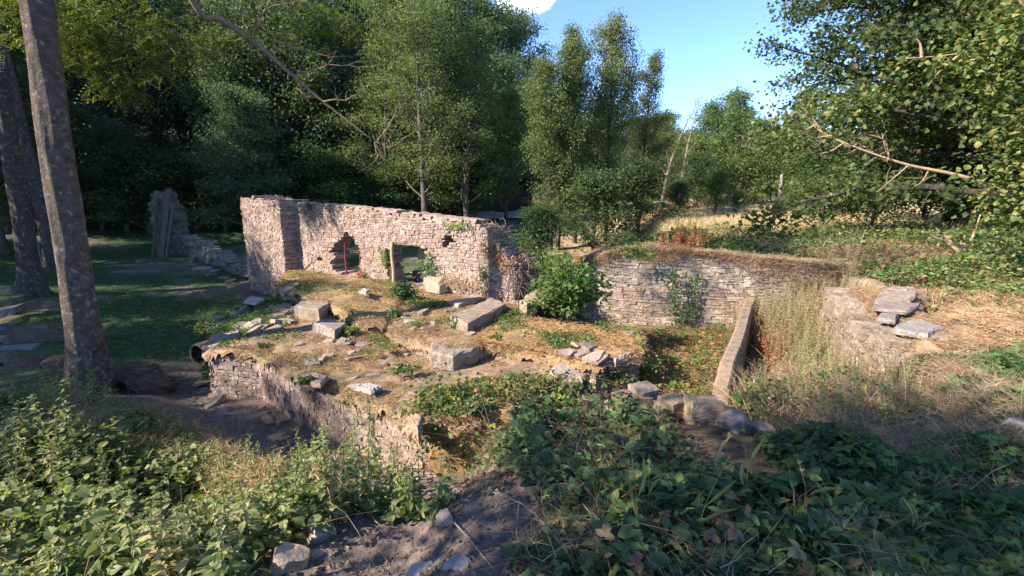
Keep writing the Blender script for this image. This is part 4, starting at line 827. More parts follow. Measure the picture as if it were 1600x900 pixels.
for TT, tp_, fo, sd_ in ((T2, tp2, f2, 41), (T3, tp3, f3, 42)):
    mb = MB(); m2_ = MB(); rng = np.random.default_rng(sd_); random.seed(sd_)
    for k in range(22):
        d = np.array((math.cos(k*2.4), math.sin(k*2.4), .45)); b_ = branch_line(tp_[-1-k % 9], d, 3.6, 6, .12, .1, .02); m2_.add(*tube(b_-fo, np.linspace(.1, .015, 7), 5, False), c=(.2, .16, .11))
        for q in (3, 4, 5, 6): sprays(mb, [(*b_[q], .55)], 50, .4, .12, ((.04, .07, .025), (.085, .12, .04)), per=4, ln=.5, rel=-fo)
    mb.obj('crown', M_leaf, TT); m2_.obj('limbs', M_twig, TT, smooth=True)
# pale board leaning on the second trunk
p = G(62, 420); q = aty(55, 372, p[1]); mb = MB(); dx = np.array((.11, 0, 0)); dy = np.array((0, .03, 0)); mb.add([p-dx-dy, p+dx-dy, p+dx+dy, p-dx+dy, q-dx*.5-dy, q+dx*.4-dy, q+dx*.4+dy, q-dx*.5+dy], [(0, 1, 5, 4), (1, 2, 6, 5), (2, 3, 7, 6), (3, 0, 4, 7), (4, 5, 6, 7), (3, 2, 1, 0)], None, (.42, .40, .38)); tag(mb.obj('board', M_wood), 'narrow pale board leaning against the second trunk at the left', 'board')
# shade trees close behind the camera
tree_proto('slim', seed=51, H=6.9, r0=.13, base=.56, spread=2.5, n1=40, n2=7, clump=24, leaf=.11, cs=.26, cols=LT, shape='oval', ang=60, sparse=.38)
plant_tree('slim', -5.6, -.5, 'broadleaf_tree', 'slim high crowned tree standing just behind the viewpoint on the left')
def litter(mb, X, Y, Z, ln, w, cols, lift=.25):
    n = len(X); d = rdir(n)*np.array((1, 1, lift)); d[:, 2] = np.abs(d[:, 2]); ribbons(mb, np.stack([X, Y, Z], -1), d, ln*(.4+rng.random(n)), np.full(n, w), rng.normal(0, .5, (n, 3))*np.array((1, 1, .3)), mixcol(n, cols, None, .3), 2, .15)
# ---------------------------------------------------------------- stones
random.seed(99); rng = np.random.default_rng(99)
RC = [(.27, .205, .16), (.22, .175, .145), (.31, .245, .2), (.2, .16, .135), (.28, .19, .135)]
# loose stones on the rubble end of the front platform: shared shapes, individual copies
protos = []
for i in range(8):
    V, Q, T = rockmesh(.26+.03*i, .2+.02*(i % 4), .07+.012*(i % 3), 200+i); m = MB(); m.add(V, Q, T, RC[i % 5]); me = m.mesh('loose_stone_%d' % i); me.materials.append(M_rock); protos.append(me)
def scatter_stones(px_poly, z, n, label, group, smin=.5, smax=1.2, name='loose_stone', tilt=12, world=None, sink=.0):
    P = world or [tuple(at(*p, z)[:2]) for p in px_poly]; X, Y = sample(P, n)
    for x, y in zip(X, Y):
        o = bpy.data.objects.new(name, random.choice(protos)); C.objects.link(o); s = random.uniform(smin, smax); o.location = (x, y, t1(x, y)+.02*s-sink); o.scale = (s, s, s*random.uniform(.7, 1.2)); o.rotation_euler = (R(random.gauss(0, tilt)), R(random.gauss(0, tilt)), random.uniform(0, 6.28)); tag(o, label, 'stone', group)
scatter_stones([(335, 500), (345, 482), (395, 468), (460, 470), (470, 500), (430, 525), (380, 545), (320, 530)], .74, 80, 'loose flat stone in the rubble heap on the left end of the front platform', 'loose stones on the left end of the platform')
scatter_stones([(480, 520), (620, 540), (700, 590), (640, 630), (520, 590), (430, 545)], .76, 30, 'small loose stone scattered in the moss of the front platform', 'scattered stones on the front platform', .25, .8)
scatter_stones([(640, 480), (760, 480), (740, 540), (620, 510)], .97, 16, 'small loose stone on the middle platform', 'scattered stones on the middle platform', .3, .7)
scatter_stones([(760, 520), (1000, 520), (990, 560), (800, 545)], .98, 16, 'small loose stone on the brown platform under the bramble bush', 'scattered stones on the bush platform', .25, .6)
scatter_stones([(330, 590), (420, 640), (500, 690), (440, 700), (340, 640), (300, 600)], -.08, 22, 'small stone on the bare earth at the foot of the front platform', 'stones at the foot of the platform', .25, .9)
scatter_stones([(880, 570), (1000, 600), (1000, 640), (860, 620)], .6, 14, 'rubble stone fallen below the bush platform', 'rubble below the bush platform', .5, 1.3)
# stone pile in the right foreground
def prk(px, py, z, s, c, label, rot=(0, 0, 0), seed=1): 
    p = at(px, py, z); return rock('stone', p, s, rot, c, label, 'stone', seed=seed)
prk(1096, 632, 1.33, (.30, .24, .155), (0.288, 0.219, 0.147), 'chunky tan stone on top of the pile in the right foreground', (0, R(4), .1), 301)
prk(1092, 654, 1.19, (.27, .24, .14), (0.223, 0.176, 0.135), 'grey brown stone directly below the top tan stone of the pile', (0, R(-6), .3), 302)
prk(1146, 664, 1.2, (.22, .25, .24), (0.238, 0.205, 0.170), 'big angular grey stone on the right of the pile', (R(8), R(5), .5), 303)
for i, (px, py, z, s, lb) in enumerate([(1035, 642, 1.15, (.2, .16, .13), 'grey brown stone left of the reddish pile stone'), (1072, 690, 1.0, (.2, .2, .12), 'dark stone at the bottom of the pile, mostly under leaves'), (1150, 700, .98, (.22, .18, .12), 'brown stone under the big angular grey stone'), (1178, 705, .98, (.16, .14, .1), 'small brown stone below the flat pinkish stone'), (960, 640, .95, (.24, .2, .12), 'half hidden brown stone farthest left of the pile')]): prk(px, py, z, s, (.2, .16, .135), lb, (R(5), R(-5), i), 320+i)
prk(1122, 651, 1.22, (.09, .1, .12), (0.288, 0.225, 0.173), 'little pale stone wedged in the middle of the pile', (0, 0, 0), 304)
prk(1053, 645, 1.2, (.2, .2, .12), (0.238, 0.112, 0.069), 'reddish stone on the left of the pile', (R(5), R(12), .2), 305)
prk(1055, 628, 1.3, (.24, .22, .11), (0.194, 0.145, 0.104), 'dark brown flat stone above the reddish stone', (0, R(-8), .4), 306)
prk(1120, 676, 1.1, (.15, .16, .17), (0.187, 0.132, 0.098), 'dark upright stone below the little wedged stone', (0, 0, .2), 307)
prk(1098, 686, 1.05, (.26, .22, .14), (0.187, 0.126, 0.095), 'dull red brown stone low in the pile under leaves', (0, 0, .1), 308)
prk(1188, 670, 1.12, (.2, .2, .08), (0.245, 0.172, 0.133), 'flat pinkish stone just right of the big angular grey stone', (0, R(5), .2), 309)
prk(1204, 685, 1.05, (.18, .16, .09), (0.202, 0.166, 0.133), 'small grey stone stepping down right of the pile', (0, R(9), .6), 310)
prk(1228, 702, 1.05, (.26, .16, .06), (0.302, 0.271, 0.236), 'thin pale blue grey slate below the pile', (R(10), R(16), -.5), 311)
prk(1256, 738, 1.05, (.34, .24, .1), (0.216, 0.186, 0.162), 'broad grey slab half hidden under brambles right of the pile', (R(10), R(14), -.7), 312)
prk(1005, 612, 1.1, (.26, .22, .14), (0.202, 0.159, 0.133), 'rounded grey stone at the left end of the pile, behind leaves', (0, 0, .4), 313)
prk(985, 628, 1.0, (.4, .26, .2), (0.187, 0.132, 0.098), 'dark low boulder left of the pile', (0, 0, .2), 314)
prk(1075, 668, 1.1, (.18, .16, .10), (0.259, 0.178, 0.138), 'pale pinkish stone under the leaves at the pile centre', (0, 0, .8), 315)
# foreground stones in the bare earth
def frk(px, py, s, c, label, rot=(0, 0, 0), seed=1, dz=.02, name='stone'):
    p = G(px, py); return rock(name, (p[0], p[1], p[2]+dz), s, rot, c, label, 'stone', seed=seed)
frk(452, 888, (.18, .13, .2), (.42, .32, .24), 'smooth tan stone standing at the bottom edge, lit on its left', (R(10), R(15), .4), 321, .02)
frk(502, 840, (.13, .12, .12), (.34, .28, .25), 'angular grey stone at the edge of the nettles', (R(20), R(20), .7), 322, .03)
frk(490, 876, (.10, .08, .10), (.38, .27, .19), 'small tan stone between the tan standing stone and the angular grey one', (R(10), R(10), .9), 323, .01)
frk(605, 850, (.055, .05, .035), (.46, .41, .38), 'small pale stone lying alone on the bare earth', (0, R(20), .5), 324, .01)
frk(697, 822, (.10, .11, .12), (.20, .165, .15), 'dark upright stone in the bare earth, tallest of the middle group', (R(10), R(-12), .2), 325, .02)
frk(655, 898, (.14, .09, .05), (.33, .29, .27), 'flat grey stone cut off by the bottom edge, the left one', (0, 0, .2), 326, .01)
frk(714, 888, (.11, .11, .05), (.32, .28, .26), 'flat angular grey stone near the bottom edge', (0, 0, .9), 327, .01)
frk(783, 847, (.10, .05, .035), (.30, .23, .20), 'small reddish flat stone near the bramble leaves', (0, R(8), .3), 328, .01)
frk(645, 838, (.04, .03, .02), (.3, .25, .22), 'tiny stone between the pale stone and the dark upright stone', (0, 0, .3), 329, .0)
frk(1590, 680, (.2, .2, .2), (.50, .42, .36), 'pale broken stone at the right edge of the picture', (0, R(10), .3), 330, .03)
frk(1420, 812, (.46, .22, .12), (.30, .24, .21), 'long flat grey stone half buried in dead stalks at the bottom right', (R(8), R(12), -.5), 331, .0)
frk(1350, 798, (.22, .18, .1), (.27, .21, .18), 'brown stone just left of the long flat stone', (R(8), R(12), -.2), 332, .0)
# crumbs of earth and gravel
mb = MB(); tv = np.array([(1, 0, 0), (-.5, .87, 0), (-.5, -.87, 0), (0, 0, 1.), (0, 0, -1)]); tt = np.array([(0, 1, 3), (1, 2, 3), (2, 0, 3), (1, 0, 4), (2, 1, 4), (0, 2, 4)])
def crumbs(mb, X, Y, Z, s, col):
    n = len(X); V = rng.normal(size=(n, 5, 3))*.25+tv[None]; V = V*s[:, None, None]*np.array((1, 1, .6)); V += np.stack([X, Y, Z], -1)[:, None]
    mb.add(V.reshape(-1, 3), None, (tt[None]+(np.arange(n)*5)[:, None, None]).reshape(-1, 3), np.repeat(col, 5, 0))
X, Y = sample([(-1.6, 1.2), (1.2, 1.2), (1.2, 3.2), (-.4, 3.4), (-1.4, 2.6)], 17000); crumbs(mb, X, Y, gh(X, Y), .003+.022*rng.random(len(X))**5, mixcol(len(X), [(.17, .13, .11), (.22, .17, .14), (.13, .10, .085)]))
X, Y = sample([(-6.8, 8.6), (-4.8, 6.6), (-2.8, 4.9), (-1, 4.4), (-1, 4.9), (-2.8, 6.1), (-4.6, 7.3), (-6.3, 8.9)], 3500); crumbs(mb, X, Y, gh(X, Y), .008+.03*rng.random(len(X))**4, mixcol(len(X), [(.17, .13, .11), (.26, .21, .17)]))
tag(mb.obj('gravel', M_ground), 'earth crumbs and tiny stones', 'gravel', kind='stuff')

# ruin stub, boards, tumbled wall at the far left ----------------------------------
YB = 24.
def pa_(px, py, y): return aty(px, py, y)
s0, s1 = pa_(246, 400, YB), pa_(288, 400, YB+.3); zb_ = g1(s0[0], YB)
stp = prof([(0, pa_(250, 322, YB)[2]), (.25, pa_(258, 300, YB)[2]), (.9, pa_(272, 300, YB)[2]), (1.15, pa_(280, 330, YB)[2]), (1.35, pa_(287, 365, YB)[2]), (1.9, pa_(300, 385, YB)[2])])
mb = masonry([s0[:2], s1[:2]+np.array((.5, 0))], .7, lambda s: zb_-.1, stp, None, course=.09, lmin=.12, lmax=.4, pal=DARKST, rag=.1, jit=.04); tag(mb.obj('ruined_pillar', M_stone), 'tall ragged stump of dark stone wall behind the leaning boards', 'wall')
for i, (a, b, wq, c) in enumerate([((238, 398), (247, 310), 0.158, (0.105, 0.087, 0.070)), ((247, 400), (258, 318), 0.144, (0.093, 0.075, 0.059)), ((252, 402), (264, 294), 0.302, (0.149, 0.122, 0.097)), ((262, 405), (268, 330), 0.144, (0.124, 0.099, 0.076)), ((261, 408), (270, 328), 0.086, (0.167, 0.139, 0.113))]):
    y = YB-.55-.08*i; p = pa_(*a, y); q = pa_(*b, y+.45); p[2] = g1(p[0], p[1])-.03; dx = np.array((wq/2, 0, 0)); dy = np.array((0, .03, 0)); mb = MB()
    V = []; K = 5
    for k in range(K+1):
        c_ = p+(q-p)*k/K; j = (random.uniform(-.012, .012), random.uniform(-.01, .01)); V += [c_-dx*(1-.2*k/K)-dy+(j[0], 0, 0), c_+dx*(1-.2*k/K)-dy+(j[1], 0, 0), c_+dx*(1-.2*k/K)+dy, c_-dx*(1-.2*k/K)+dy]
    mb.add(V, [(4*k+m, 4*k+(m+1) % 4, 4*k+4+(m+1) % 4, 4*k+4+m) for k in range(K) for m in range(4)]+[(3, 2, 1, 0), (4*K, 4*K+1, 4*K+2, 4*K+3)], None, c)
    tag(mb.obj('board', M_wood), ['leftmost grey board of those leaning on the ruined stump', 'dark narrow board second from the left against the ruined stump', 'widest and tallest grey board leaning on the ruined stump', 'short dark board right of the widest leaning board', 'thin pale pole like board, rightmost against the ruined stump'][i], 'board', 'boards leaning on the ruined stump')
wl = [(287, 380, 24.2), (300, 392, 23.2), (325, 404, 21.5), (352, 420, 19.8), (378, 432, 18.3), (396, 438, 17.2)]
WLp = [aty(*q)[:2] for q in wl]; cw_ = [0]
for i in range(5): cw_.append(cw_[-1]+float(np.linalg.norm(WLp[i+1]-WLp[i])))
tzs = [.95, .85, .55, .38, .30, .25]
tp_ = prof(list(zip(cw_, tzs))); mb = masonry(WLp, .7, lambda s: -.1, lambda s: tp_(s)+.16*math.sin(s*4)+.12*math.sin(s*9.3+1), None, course=.08, lmin=.15, lmax=.5, pal=[(.24, .21, .19), (.19, .165, .15), (.29, .25, .22)], jit=.12, rag=.1)
tag(mb.obj('tumbled_wall', M_stone), 'low tumbled line of flat grey stones running from the ruined stump to the tall wall', 'wall')
for i, px in enumerate([(318, 421, .8), (336, 425, .5), (330, 431, .6), (350, 436, .4), (300, 410, .5), (385, 445, .7), (372, 449, .9), (362, 440, .6)]):
    p = G(px[0], px[1]); o = bpy.data.objects.new('fallen_stone', random.choice(protos)); C.objects.link(o); s = px[2]*2; o.location = p+np.array((0, 0, .05)); o.scale = (s, s, s); o.rotation_euler = (0, 0, random.random()*6); tag(o, 'fallen flat stone lying on the grass beside the tumbled wall', 'stone', 'stones fallen from the tumbled wall')
# left side: mossy boulders, culvert, slates
def lrk(px, py, z, s, c, label, rot=(0, 0, 0), seed=1, m=None):
    bm = bmesh.new(); bmesh.ops.create_icosphere(bm, subdivisions=5, radius=.5); r_ = random.Random(seed); o1, o2 = r_.uniform(0, 40), r_.uniform(0, 40)
    V = np.array([v.co[:] for v in bm.verts]); T = [[v.index for v in f.verts] for f in bm.faces]; bm.free(); p = V*2
    k = 1+.55*(fbm(p[:, 0]*1.1+o1+p[:, 2], p[:, 1]*1.1+o2, .8, 2, 3)-.5)+.30*(fbm(p[:, 0]+o2, p[:, 2]*2.5+p[:, 1]+o1, .22, 3, 3)-.5); V = V*k[:, None]*np.array(s); V[:, 2] += .10*s[2]*np.round(V[:, 2]/s[2]*5)/5
    mb = MB(); mb.add(V, None, T, c); mb2 = MB(); n = 1200; i_ = rng.integers(0, len(V), n); q = V[i_]; q = q[q[:, 2] > 0]; litter(mb2, q[:, 0], q[:, 1], q[:, 2]+.005, .06, .012, [(.2, .13, .08), (.27, .18, .11), (.13, .12, .05)], .6)
    t = empty('boulder', tuple(at(px, py, z-.04)), label, 'boulder'); t.rotation_euler = rot; mb.obj('rock', M_turf, t, smooth=True); mb2.obj('moss', M_dry, t); return t
lrk(75, 530, .35, (1.4, 1.0, .6), (.16, .11, .085), 'large brown earthy boulder left of the near trunk', (R(6), R(14), .3), 341, M_turf)
lrk(112, 578, .2, (.9, .8, .45), (.15, .105, .08), 'brown rock tucked against the left of the near trunk', (0, R(8), .1), 342, M_turf)
lrk(208, 585, .22, (.85, .6, .38), (.15, .105, .075), 'brown mossy rock just right of the near trunk foot', (R(5), R(8), .2), 343, M_turf)
lrk(236, 600, .12, (.7, .5, .3), (.16, .11, .085), 'smaller brown rock trailing right of the mossy rock', (0, R(14), .4), 344, M_turf)
lrk(28, 585, .15, (1.3, 1.2, .5), (.16, .115, .09), 'low earthy boulder around the small culvert mouth', (0, 0, .1), 345, M_turf)
pq = at(30, 566, .3); pipe((pq[0]+.02, pq[1]-.35, .27), R(38), .16, .8, 'small dark culvert mouth among the brown boulders at the left edge')
for i, (px, py, z, s, c, lb) in enumerate([(8, 452, .75, (0.450, 0.400, 0.161), (0.162, 0.144, 0.120), 'topmost flat stone of the mossy stack at the left edge'), (14, 470, .6, (0.637, 0.480, 0.230), (0.102, 0.096, 0.042), 'greenish mossy stone second in the stack at the left edge'), (10, 487, .45, (0.600, 0.480, 0.184), (0.132, 0.120, 0.108), 'grey stone in the middle of the stack at the left edge'), (22, 500, .35, (0.525, 0.400, 0.161), (0.120, 0.102, 0.036), 'yellow mossy flat stone low in the stack at the left edge'), (4, 520, .25, (0.600, 0.480, 0.345), (0.096, 0.090, 0.072), 'dark bottom stone of the stack at the left edge'), (12, 528, .42, (0.675, 0.320, 0.081), (0.240, 0.240, 0.240), 'long pale slate sloping away from the stack at the left edge'), (24, 545, .36, (0.675, 0.360, 0.092), (0.180, 0.180, 0.174), 'second grey slate below the long pale slate at the left edge')]):
    rock('flat_stone', at(px, py, z), s, (R(random.uniform(-4, 4)), R(random.uniform(-10, 2)), .3), c, lb, 'stone', seed=350+i)
for i, (px, py, s) in enumerate([(195, 415, (1.6, .5, .06)), (215, 424, (1.9, .5, .06)), (30, 432, (1.4, .6, .06)), (175, 412, (.6, .4, .1))]):
    p = G(px, py); rock('half_buried_slab', p, s, (0, 0, .1), (.17, .145, .125), ['long flat slab in the grass before the boards, the upper one', 'longest flat slab in the grass before the leaning boards', 'flat slab in the grass near the second trunk', 'short pale slab left of the long slabs in the grass'][i], 'slab', seed=360+i)
# ---------------------------------------------------------------- vegetation helpers
rng = np.random.default_rng(500); random.seed(500)
BR = [(.055, .105, .045), (.075, .135, .05), (.04, .075, .035), (.10, .155, .055), (.11, .14, .05)]
def trifol(mb, P, size, cols, up=1.2, var=.25, tmpl=LEAF7, width=1.05, wts=None):
    n = len(P); d = rdir(n)*np.array((1, 1, .35)); d = unit(d+np.array((0, 0, -.12))); nr = rdir(n, up); nr = unit(nr-d*(nr*d).sum(1)[:, None]); sd = np.cross(d, nr); c = mixcol(n, cols, wts, var); s = size*(.65+.7*rng.random(n))
    leaves(mb, P+d*(s*.25)[:, None], d, nr, s, tmpl, c, width)
    for g_ in (-1, 1): leaves(mb, P, unit(sd*g_+d*.35), unit(nr+sd*g_*.15), s*.85, tmpl, c*(.9+.2*rng.random((n, 1))), width)
def single(mb, P, size, cols, up=1., var=.25, tmpl=LEAF4, width=1., wts=None):
    n = len(P); d = unit(rdir(n)*np.array((1, 1, .45))+np.array((0, 0, -.1))); leaves(mb, P, d, rdir(n, up), size*(.6+.8*rng.random(n)), tmpl, mixcol(n, cols, wts, var), width)
def hcl(X, Y, sc=.5, seed=0): return sstep(.25, .75, fbm(X, Y, sc, seed, 3))
def cover(mb, poly, n, h, size, cols, kind='tri', hf=None, sc=.55, seed=0, dens=None, wts=None, tmpl=None, up=1.1, base=.03, zf=top):
    X, Y = sample(poly, n, dens); n = len(X); e = sstep(0, .35, edged(X, Y, poly)); H_ = h*(.25+.9*hcl(X, Y, sc, seed))*(.35+.65*e); u = rng.random(n)**.55
    P = np.stack([X, Y, zf(X, Y)+base+H_*u], -1); c = cols
    if kind == 'tri': trifol(mb, P, size, cols, up, tmpl=tmpl or LEAF7, wts=wts)
    else: single(mb, P, size, cols, up, tmpl=tmpl or LEAF4, wts=wts)
def arcs(mb, poly, n, ln, r, col, rise=.5, zf=top):
    X, Y = sample(poly, n); Z = zf(X, Y)
    for x, y, z in zip(X, Y, Z):
        a = random.uniform(0, 6.28); l = ln*random.uniform(.5, 1.3); hh = l*rise*random.uniform(.5, 1.2); t = np.linspace(0, 1, 8); pts = np.stack([x+math.cos(a)*l*t, y+math.sin(a)*l*t, z+hh*np.sin(t*math.pi*random.uniform(.7, .95))], -1); mb.add(*tube(pts, [r, r*.4], 4, False), c=col)
def stalks(mb, X, Y, Z, h, r, col, lean=.12):
    n = len(X); base = np.stack([X, Y, Z], -1); tipd = np.stack([rng.normal(0, lean, n), rng.normal(0, lean, n), np.ones(n)], -1); tip = base+tipd*h[:, None]
    th = np.arange(3)*2.094; ring = np.stack([np.cos(th), np.sin(th), 0*th], -1); V = np.concatenate([base[:, None]+ring*r, tip[:, None]+ring*r*.45], 1)
    q = np.array([(0, 1, 4, 3), (1, 2, 5, 4), (2, 0, 3, 5)]); mb.add(V.reshape(-1, 3), (q[None]+(np.arange(n)*6)[:, None, None]).reshape(-1, 4), None, np.broadcast_to(np.array(col, float), (n*6, 3)) if np.ndim(col) == 1 else np.repeat(col, 6, 0)); return base, tip
def nettles(mb, X, Y, Z, h, nodes, leaf, cols, seedc, stemc=(.14, .15, .06), lean=.12, tmpl=NARROW, width=2.0, droop=.55, start=.15, tassel=True):
    n = len(X); base, tip = stalks(mb, X, Y, Z, h, .004, stemc, lean); a0 = rng.random(n)*6.28; pc_ = mixcol(n, cols, None, .2)
    for k in range(nodes):
        t = start+(1-start)*(k+.5)/nodes; P = base+(tip-base)*t; taper = (1-.65*t**2)*(.55+.45*min(1, 3*t))
        for sgn in (0, math.pi):
            a = a0+k*1.5708+sgn+rng.normal(0, .2, n); dr = droop*(1-.9*t)+rng.normal(0, .15, n); d = np.stack([np.cos(a), np.sin(a), -dr+.35*t], -1); s = leaf*taper*(.8+.4*rng.random(n)); nr = np.stack([0*a, 0*a, np.ones(n)], -1)+rdir(n)*.25
            leaves(mb, P+unit(d)*(s*.25)[:, None], d, nr, s, tmpl, pc_*(.85+.3*rng.random((n, 1)))*(1+.35*t), width)
            if tassel and k > nodes*.35:
                for q in range(2): leaves(mb, P+rng.normal(0, .006, (n, 3)), unit(d+rng.normal(0, .5, (n, 3))+np.array((0, 0, -.5))), nr, leaf*.75*taper, NARROW, np.broadcast_to(np.array(seedc), (n, 3))*(.8+.4*rng.random((n, 1))), 1.3)
    single(mb, np.repeat(tip, 4, 0)+rng.normal(0, .01, (n*4, 3)), leaf*.4, cols+[seedc], 1.)
def grass(mb, X, Y, Z, h, w, cols, spread=.5, bend=.5, seg=3, droop=.3):
    n = len(X); d = np.stack([rng.normal(0, spread, n), rng.normal(0, spread, n), np.ones(n)], -1); bd = rng.normal(0, bend, (n, 3))*np.array((1, 1, .2)); ribbons(mb, np.stack([X, Y, Z], -1), d, h*(.5+rng.random(n)), np.full(n, w), bd, mixcol(n, cols, None, .25), seg, droop)
DRY = [(.40, .26, .155), (.32, .20, .12), (.47, .33, .21), (.25, .155, .095)]
NET = [(.15, .19, .065), (.19, .225, .08), (.10, .14, .05), (.25, .265, .10), (.30, .25, .13)]
FRESH = [(.10, .16, .045), (.14, .20, .06), (.07, .115, .035)]
YEL = [(.20, .27, .05), (.14, .23, .045), (.30, .30, .06), (.10, .18, .04)]

# ---- moss, dry leaf litter and short weeds on the platforms
mb = MB()
for (P_, zf, n, cols) in ((PAp, zAf, 70000, DRY), (PCp, zCf, 17000, [(.42, .28, .15), (.34, .22, .12), (.50, .35, .20)]), (PBp, zBf, 17000, DRY), (PDp, zDf, 21000, [(.42, .26, .13), (.34, .20, .10), (.50, .34, .18)])):
    X, Y = sample(P_, n, lambda x, y: .15+.85*sstep(.35, .6, fbm(x, y, .6, 31))); litter(mb, X, Y, zf(X, Y)+(fbm(X, Y, .9, 21)-.5)*.02+.01, .045, .010, cols)
for (P_, zf, n) in ((PAp, zAf, 26000), (PCp, zCf, 9000), (PBp, zBf, 10000), (PDp, zDf, 12000)):
    P_ = np.array(P_); nx_ = np.roll(P_, -1, 0); ll = np.hypot(*(nx_-P_).T); i_ = rng.choice(len(P_), n, p=ll/ll.sum()); t = rng.random(n)[:, None]; d_ = (nx_-P_)[i_]/ll[i_][:, None]; o_ = np.stack([d_[:, 1], -d_[:, 0]], -1); u_ = rng.random(n)**1.5; q = P_[i_]+(nx_-P_)[i_]*t+o_*(rng.uniform(-.12, .05, n)+.03*u_)[:, None]
    m_ = rng.random(n) < .25+.75*sstep(.35, .6, fbm(q[:, 0], q[:, 1], .5, 77)); q = q[m_]; u_ = u_[m_]; litter(mb, q[:, 0], q[:, 1], zf(q[:, 0], q[:, 1])-.01-.17*u_, .06, .010, DRY, 1.)
tag(mb.obj('dry_moss', M_dry), 'dry moss and leaf litter', 'moss', kind='stuff')
mb = MB()
for (P_, n) in ((PAp, 5200), (PCp, 1700), (PBp, 2000), (PDp, 1500)):
    X, Y = sample(P_, n, lambda x, y: sstep(.56, .70, fbm(x, y, .8, 37))); n = len(X)
    if n: single(mb, np.stack([X, Y, top(X, Y)+.02+.07*rng.random(n)], -1), .045, FRESH+[(.16, .2, .06)], .8)
X, Y = sample(PAp, 2500, lambda x, y: sstep(.5, .62, fbm(x, y, .5, 39))); grass(mb, X, Y, top(X, Y), .09, .005, YEL+DRY, .6)
X, Y = sample([A2(300, 530, .7), A2(340, 480, .75), A2(420, 455, .75), A2(450, 470, .75), A2(360, 520, .75)], 5200); single(mb, np.stack([X, Y, top(X, Y)+.02+.16*rng.random(len(X))*hcl(X, Y, .4, 3)], -1), .05, [(.07, .14, .04), (.10, .17, .05)], .8)
tag(mb.obj('small_weeds', M_leaf), 'small green weeds on the ruins', 'weeds', kind='stuff')
# ---- lawn
mb = MB()
X, Y = sample([(-24, 12), (-12, 8.5), (-6.9, 8.9), (-5.9, 13), (-8.8, 17), (-1, 14), (-1, 30), (-26, 30)], 150000, lambda x, y: (.12+.88*sstep(.40, .56, fbm(x, y, 2.2, 11)*.75+fbm(x, y, .5, 13)*.25))*np.clip(14/np.hypot(x, y), .25, 1)); grass(mb, X, Y, gh(X, Y)-.005, .06, .012, [(.06, .115, .04), (.045, .085, .03), (.10, .14, .05)], .5, .4, 1)
X, Y = sample([(-12, 9), (-6.9, 8.9), (-6.2, 11.5), (-9, 15), (-13, 14)], 900); single(mb, np.stack([X, Y, gh(X, Y)+.03], -1), .1, [(.07, .14, .05), (.10, .17, .07)], 1.5)
X, Y = sample([(-16, 10), (-6.9, 8.9), (-6.2, 12.5), (-9, 17), (-18, 20)], 1600); single(mb, np.stack([X, Y, gh(X, Y)+.02], -1), .07, [(.25, .22, .12), (.2, .17, .1), (.16, .18, .07)], 2.)
tag(mb.obj('lawn_grass', M_leaf), 'short shaded lawn grass', 'grass', kind='stuff')
# ---- nettle and bramble bank, left foreground
BANK = gpoly([(-260, 630), (20, 630), (110, 630), (200, 650), (300, 715), (380, 745), (450, 785), (560, 795), (640, 795), (720, 790), (680, 812), (560, 820), (500, 850), (430, 880), (380, 960), (-500, 960)])
mb = MB(); cover(mb, BANK, 9500, .34, .055, [(.15, .185, .07), (.19, .215, .085), (.10, .14, .05), (.09, .14, .05)], 'tri', tmpl=LEAFN, seed=3, sc=.7); cover(mb, BANK, 6000, .38, .075, NET[:4], 'one', tmpl=LEAFN, seed=3, sc=.7)
arcs(mb, BANK, 70, .9, .004, (.22, .15, .09)); tag(mb.obj('bramble_undergrowth', M_leaf), 'low green leaves under the nettles', 'undergrowth', kind='stuff')
mb = MB(); X, Y = sample(BANK, 560, lambda x, y: .25+.75*sstep(.35, .6, fbm(x, y, .8, 8))); Z = gh(X, Y); nettles(mb, X, Y, Z, .28+.42*rng.random(len(X))*hcl(X, Y, .9, 5)+.08*rng.random(len(X)), 10, .095, NET, (.33, .32, .16))
X, Y = sample(gpoly([(180, 670), (300, 700), (430, 765), (560, 785), (660, 790), (640, 815), (420, 820), (250, 760)]), 360); nettles(mb, X, Y, gh(X, Y), .22+.28*rng.random(len(X)), 12, .055, [(.14, .19, .06), (.19, .24, .08), (.10, .16, .05)], (.36, .34, .17), width=1.8)
tag(mb.obj('nettle_bed', M_leaf), 'sunlit nettles covering the bank', 'nettles', kind='stuff')
mb = MB(); X, Y = sample(gpoly([(190, 640), (330, 680), (450, 750), (560, 785), (520, 820), (330, 780), (200, 720)]), 12000, lambda x, y: sstep(.45, .6, fbm(x, y, .5, 51))); litter(mb, X, Y, gh(X, Y)+.15*rng.random(len(X)), .09, .007, DRY+[(.5, .33, .22)], .6)
X, Y = sample(BANK, 700, lambda x, y: .2+.8*sstep(.45, .6, fbm(x, y, .7, 99))); grass(mb, X, Y, gh(X, Y), .5, .004, DRY+[(.5, .4, .25)], .35, .5, 4, .3); X, Y = sample(gpoly([(60, 640), (200, 660), (330, 715), (450, 785), (560, 800), (520, 840), (300, 790), (100, 700)]), 16000, lambda x, y: .1+.9*sstep(.45, .58, fbm(x, y, .5, 53))); litter(mb, X, Y, gh(X, Y)+.05+.35*rng.random(len(X))**.7, .09, .006, DRY+[(.5, .36, .24)], .8); X, Y = sample(BANK, 300); base, tip = stalks(mb, X, Y, gh(X, Y), .35+.4*rng.random(len(X)), .0028, (.34, .24, .14), .25)
tag(mb.obj('dry_stalks', M_dry), 'dry stalks among the nettles', 'stalks', kind='stuff')
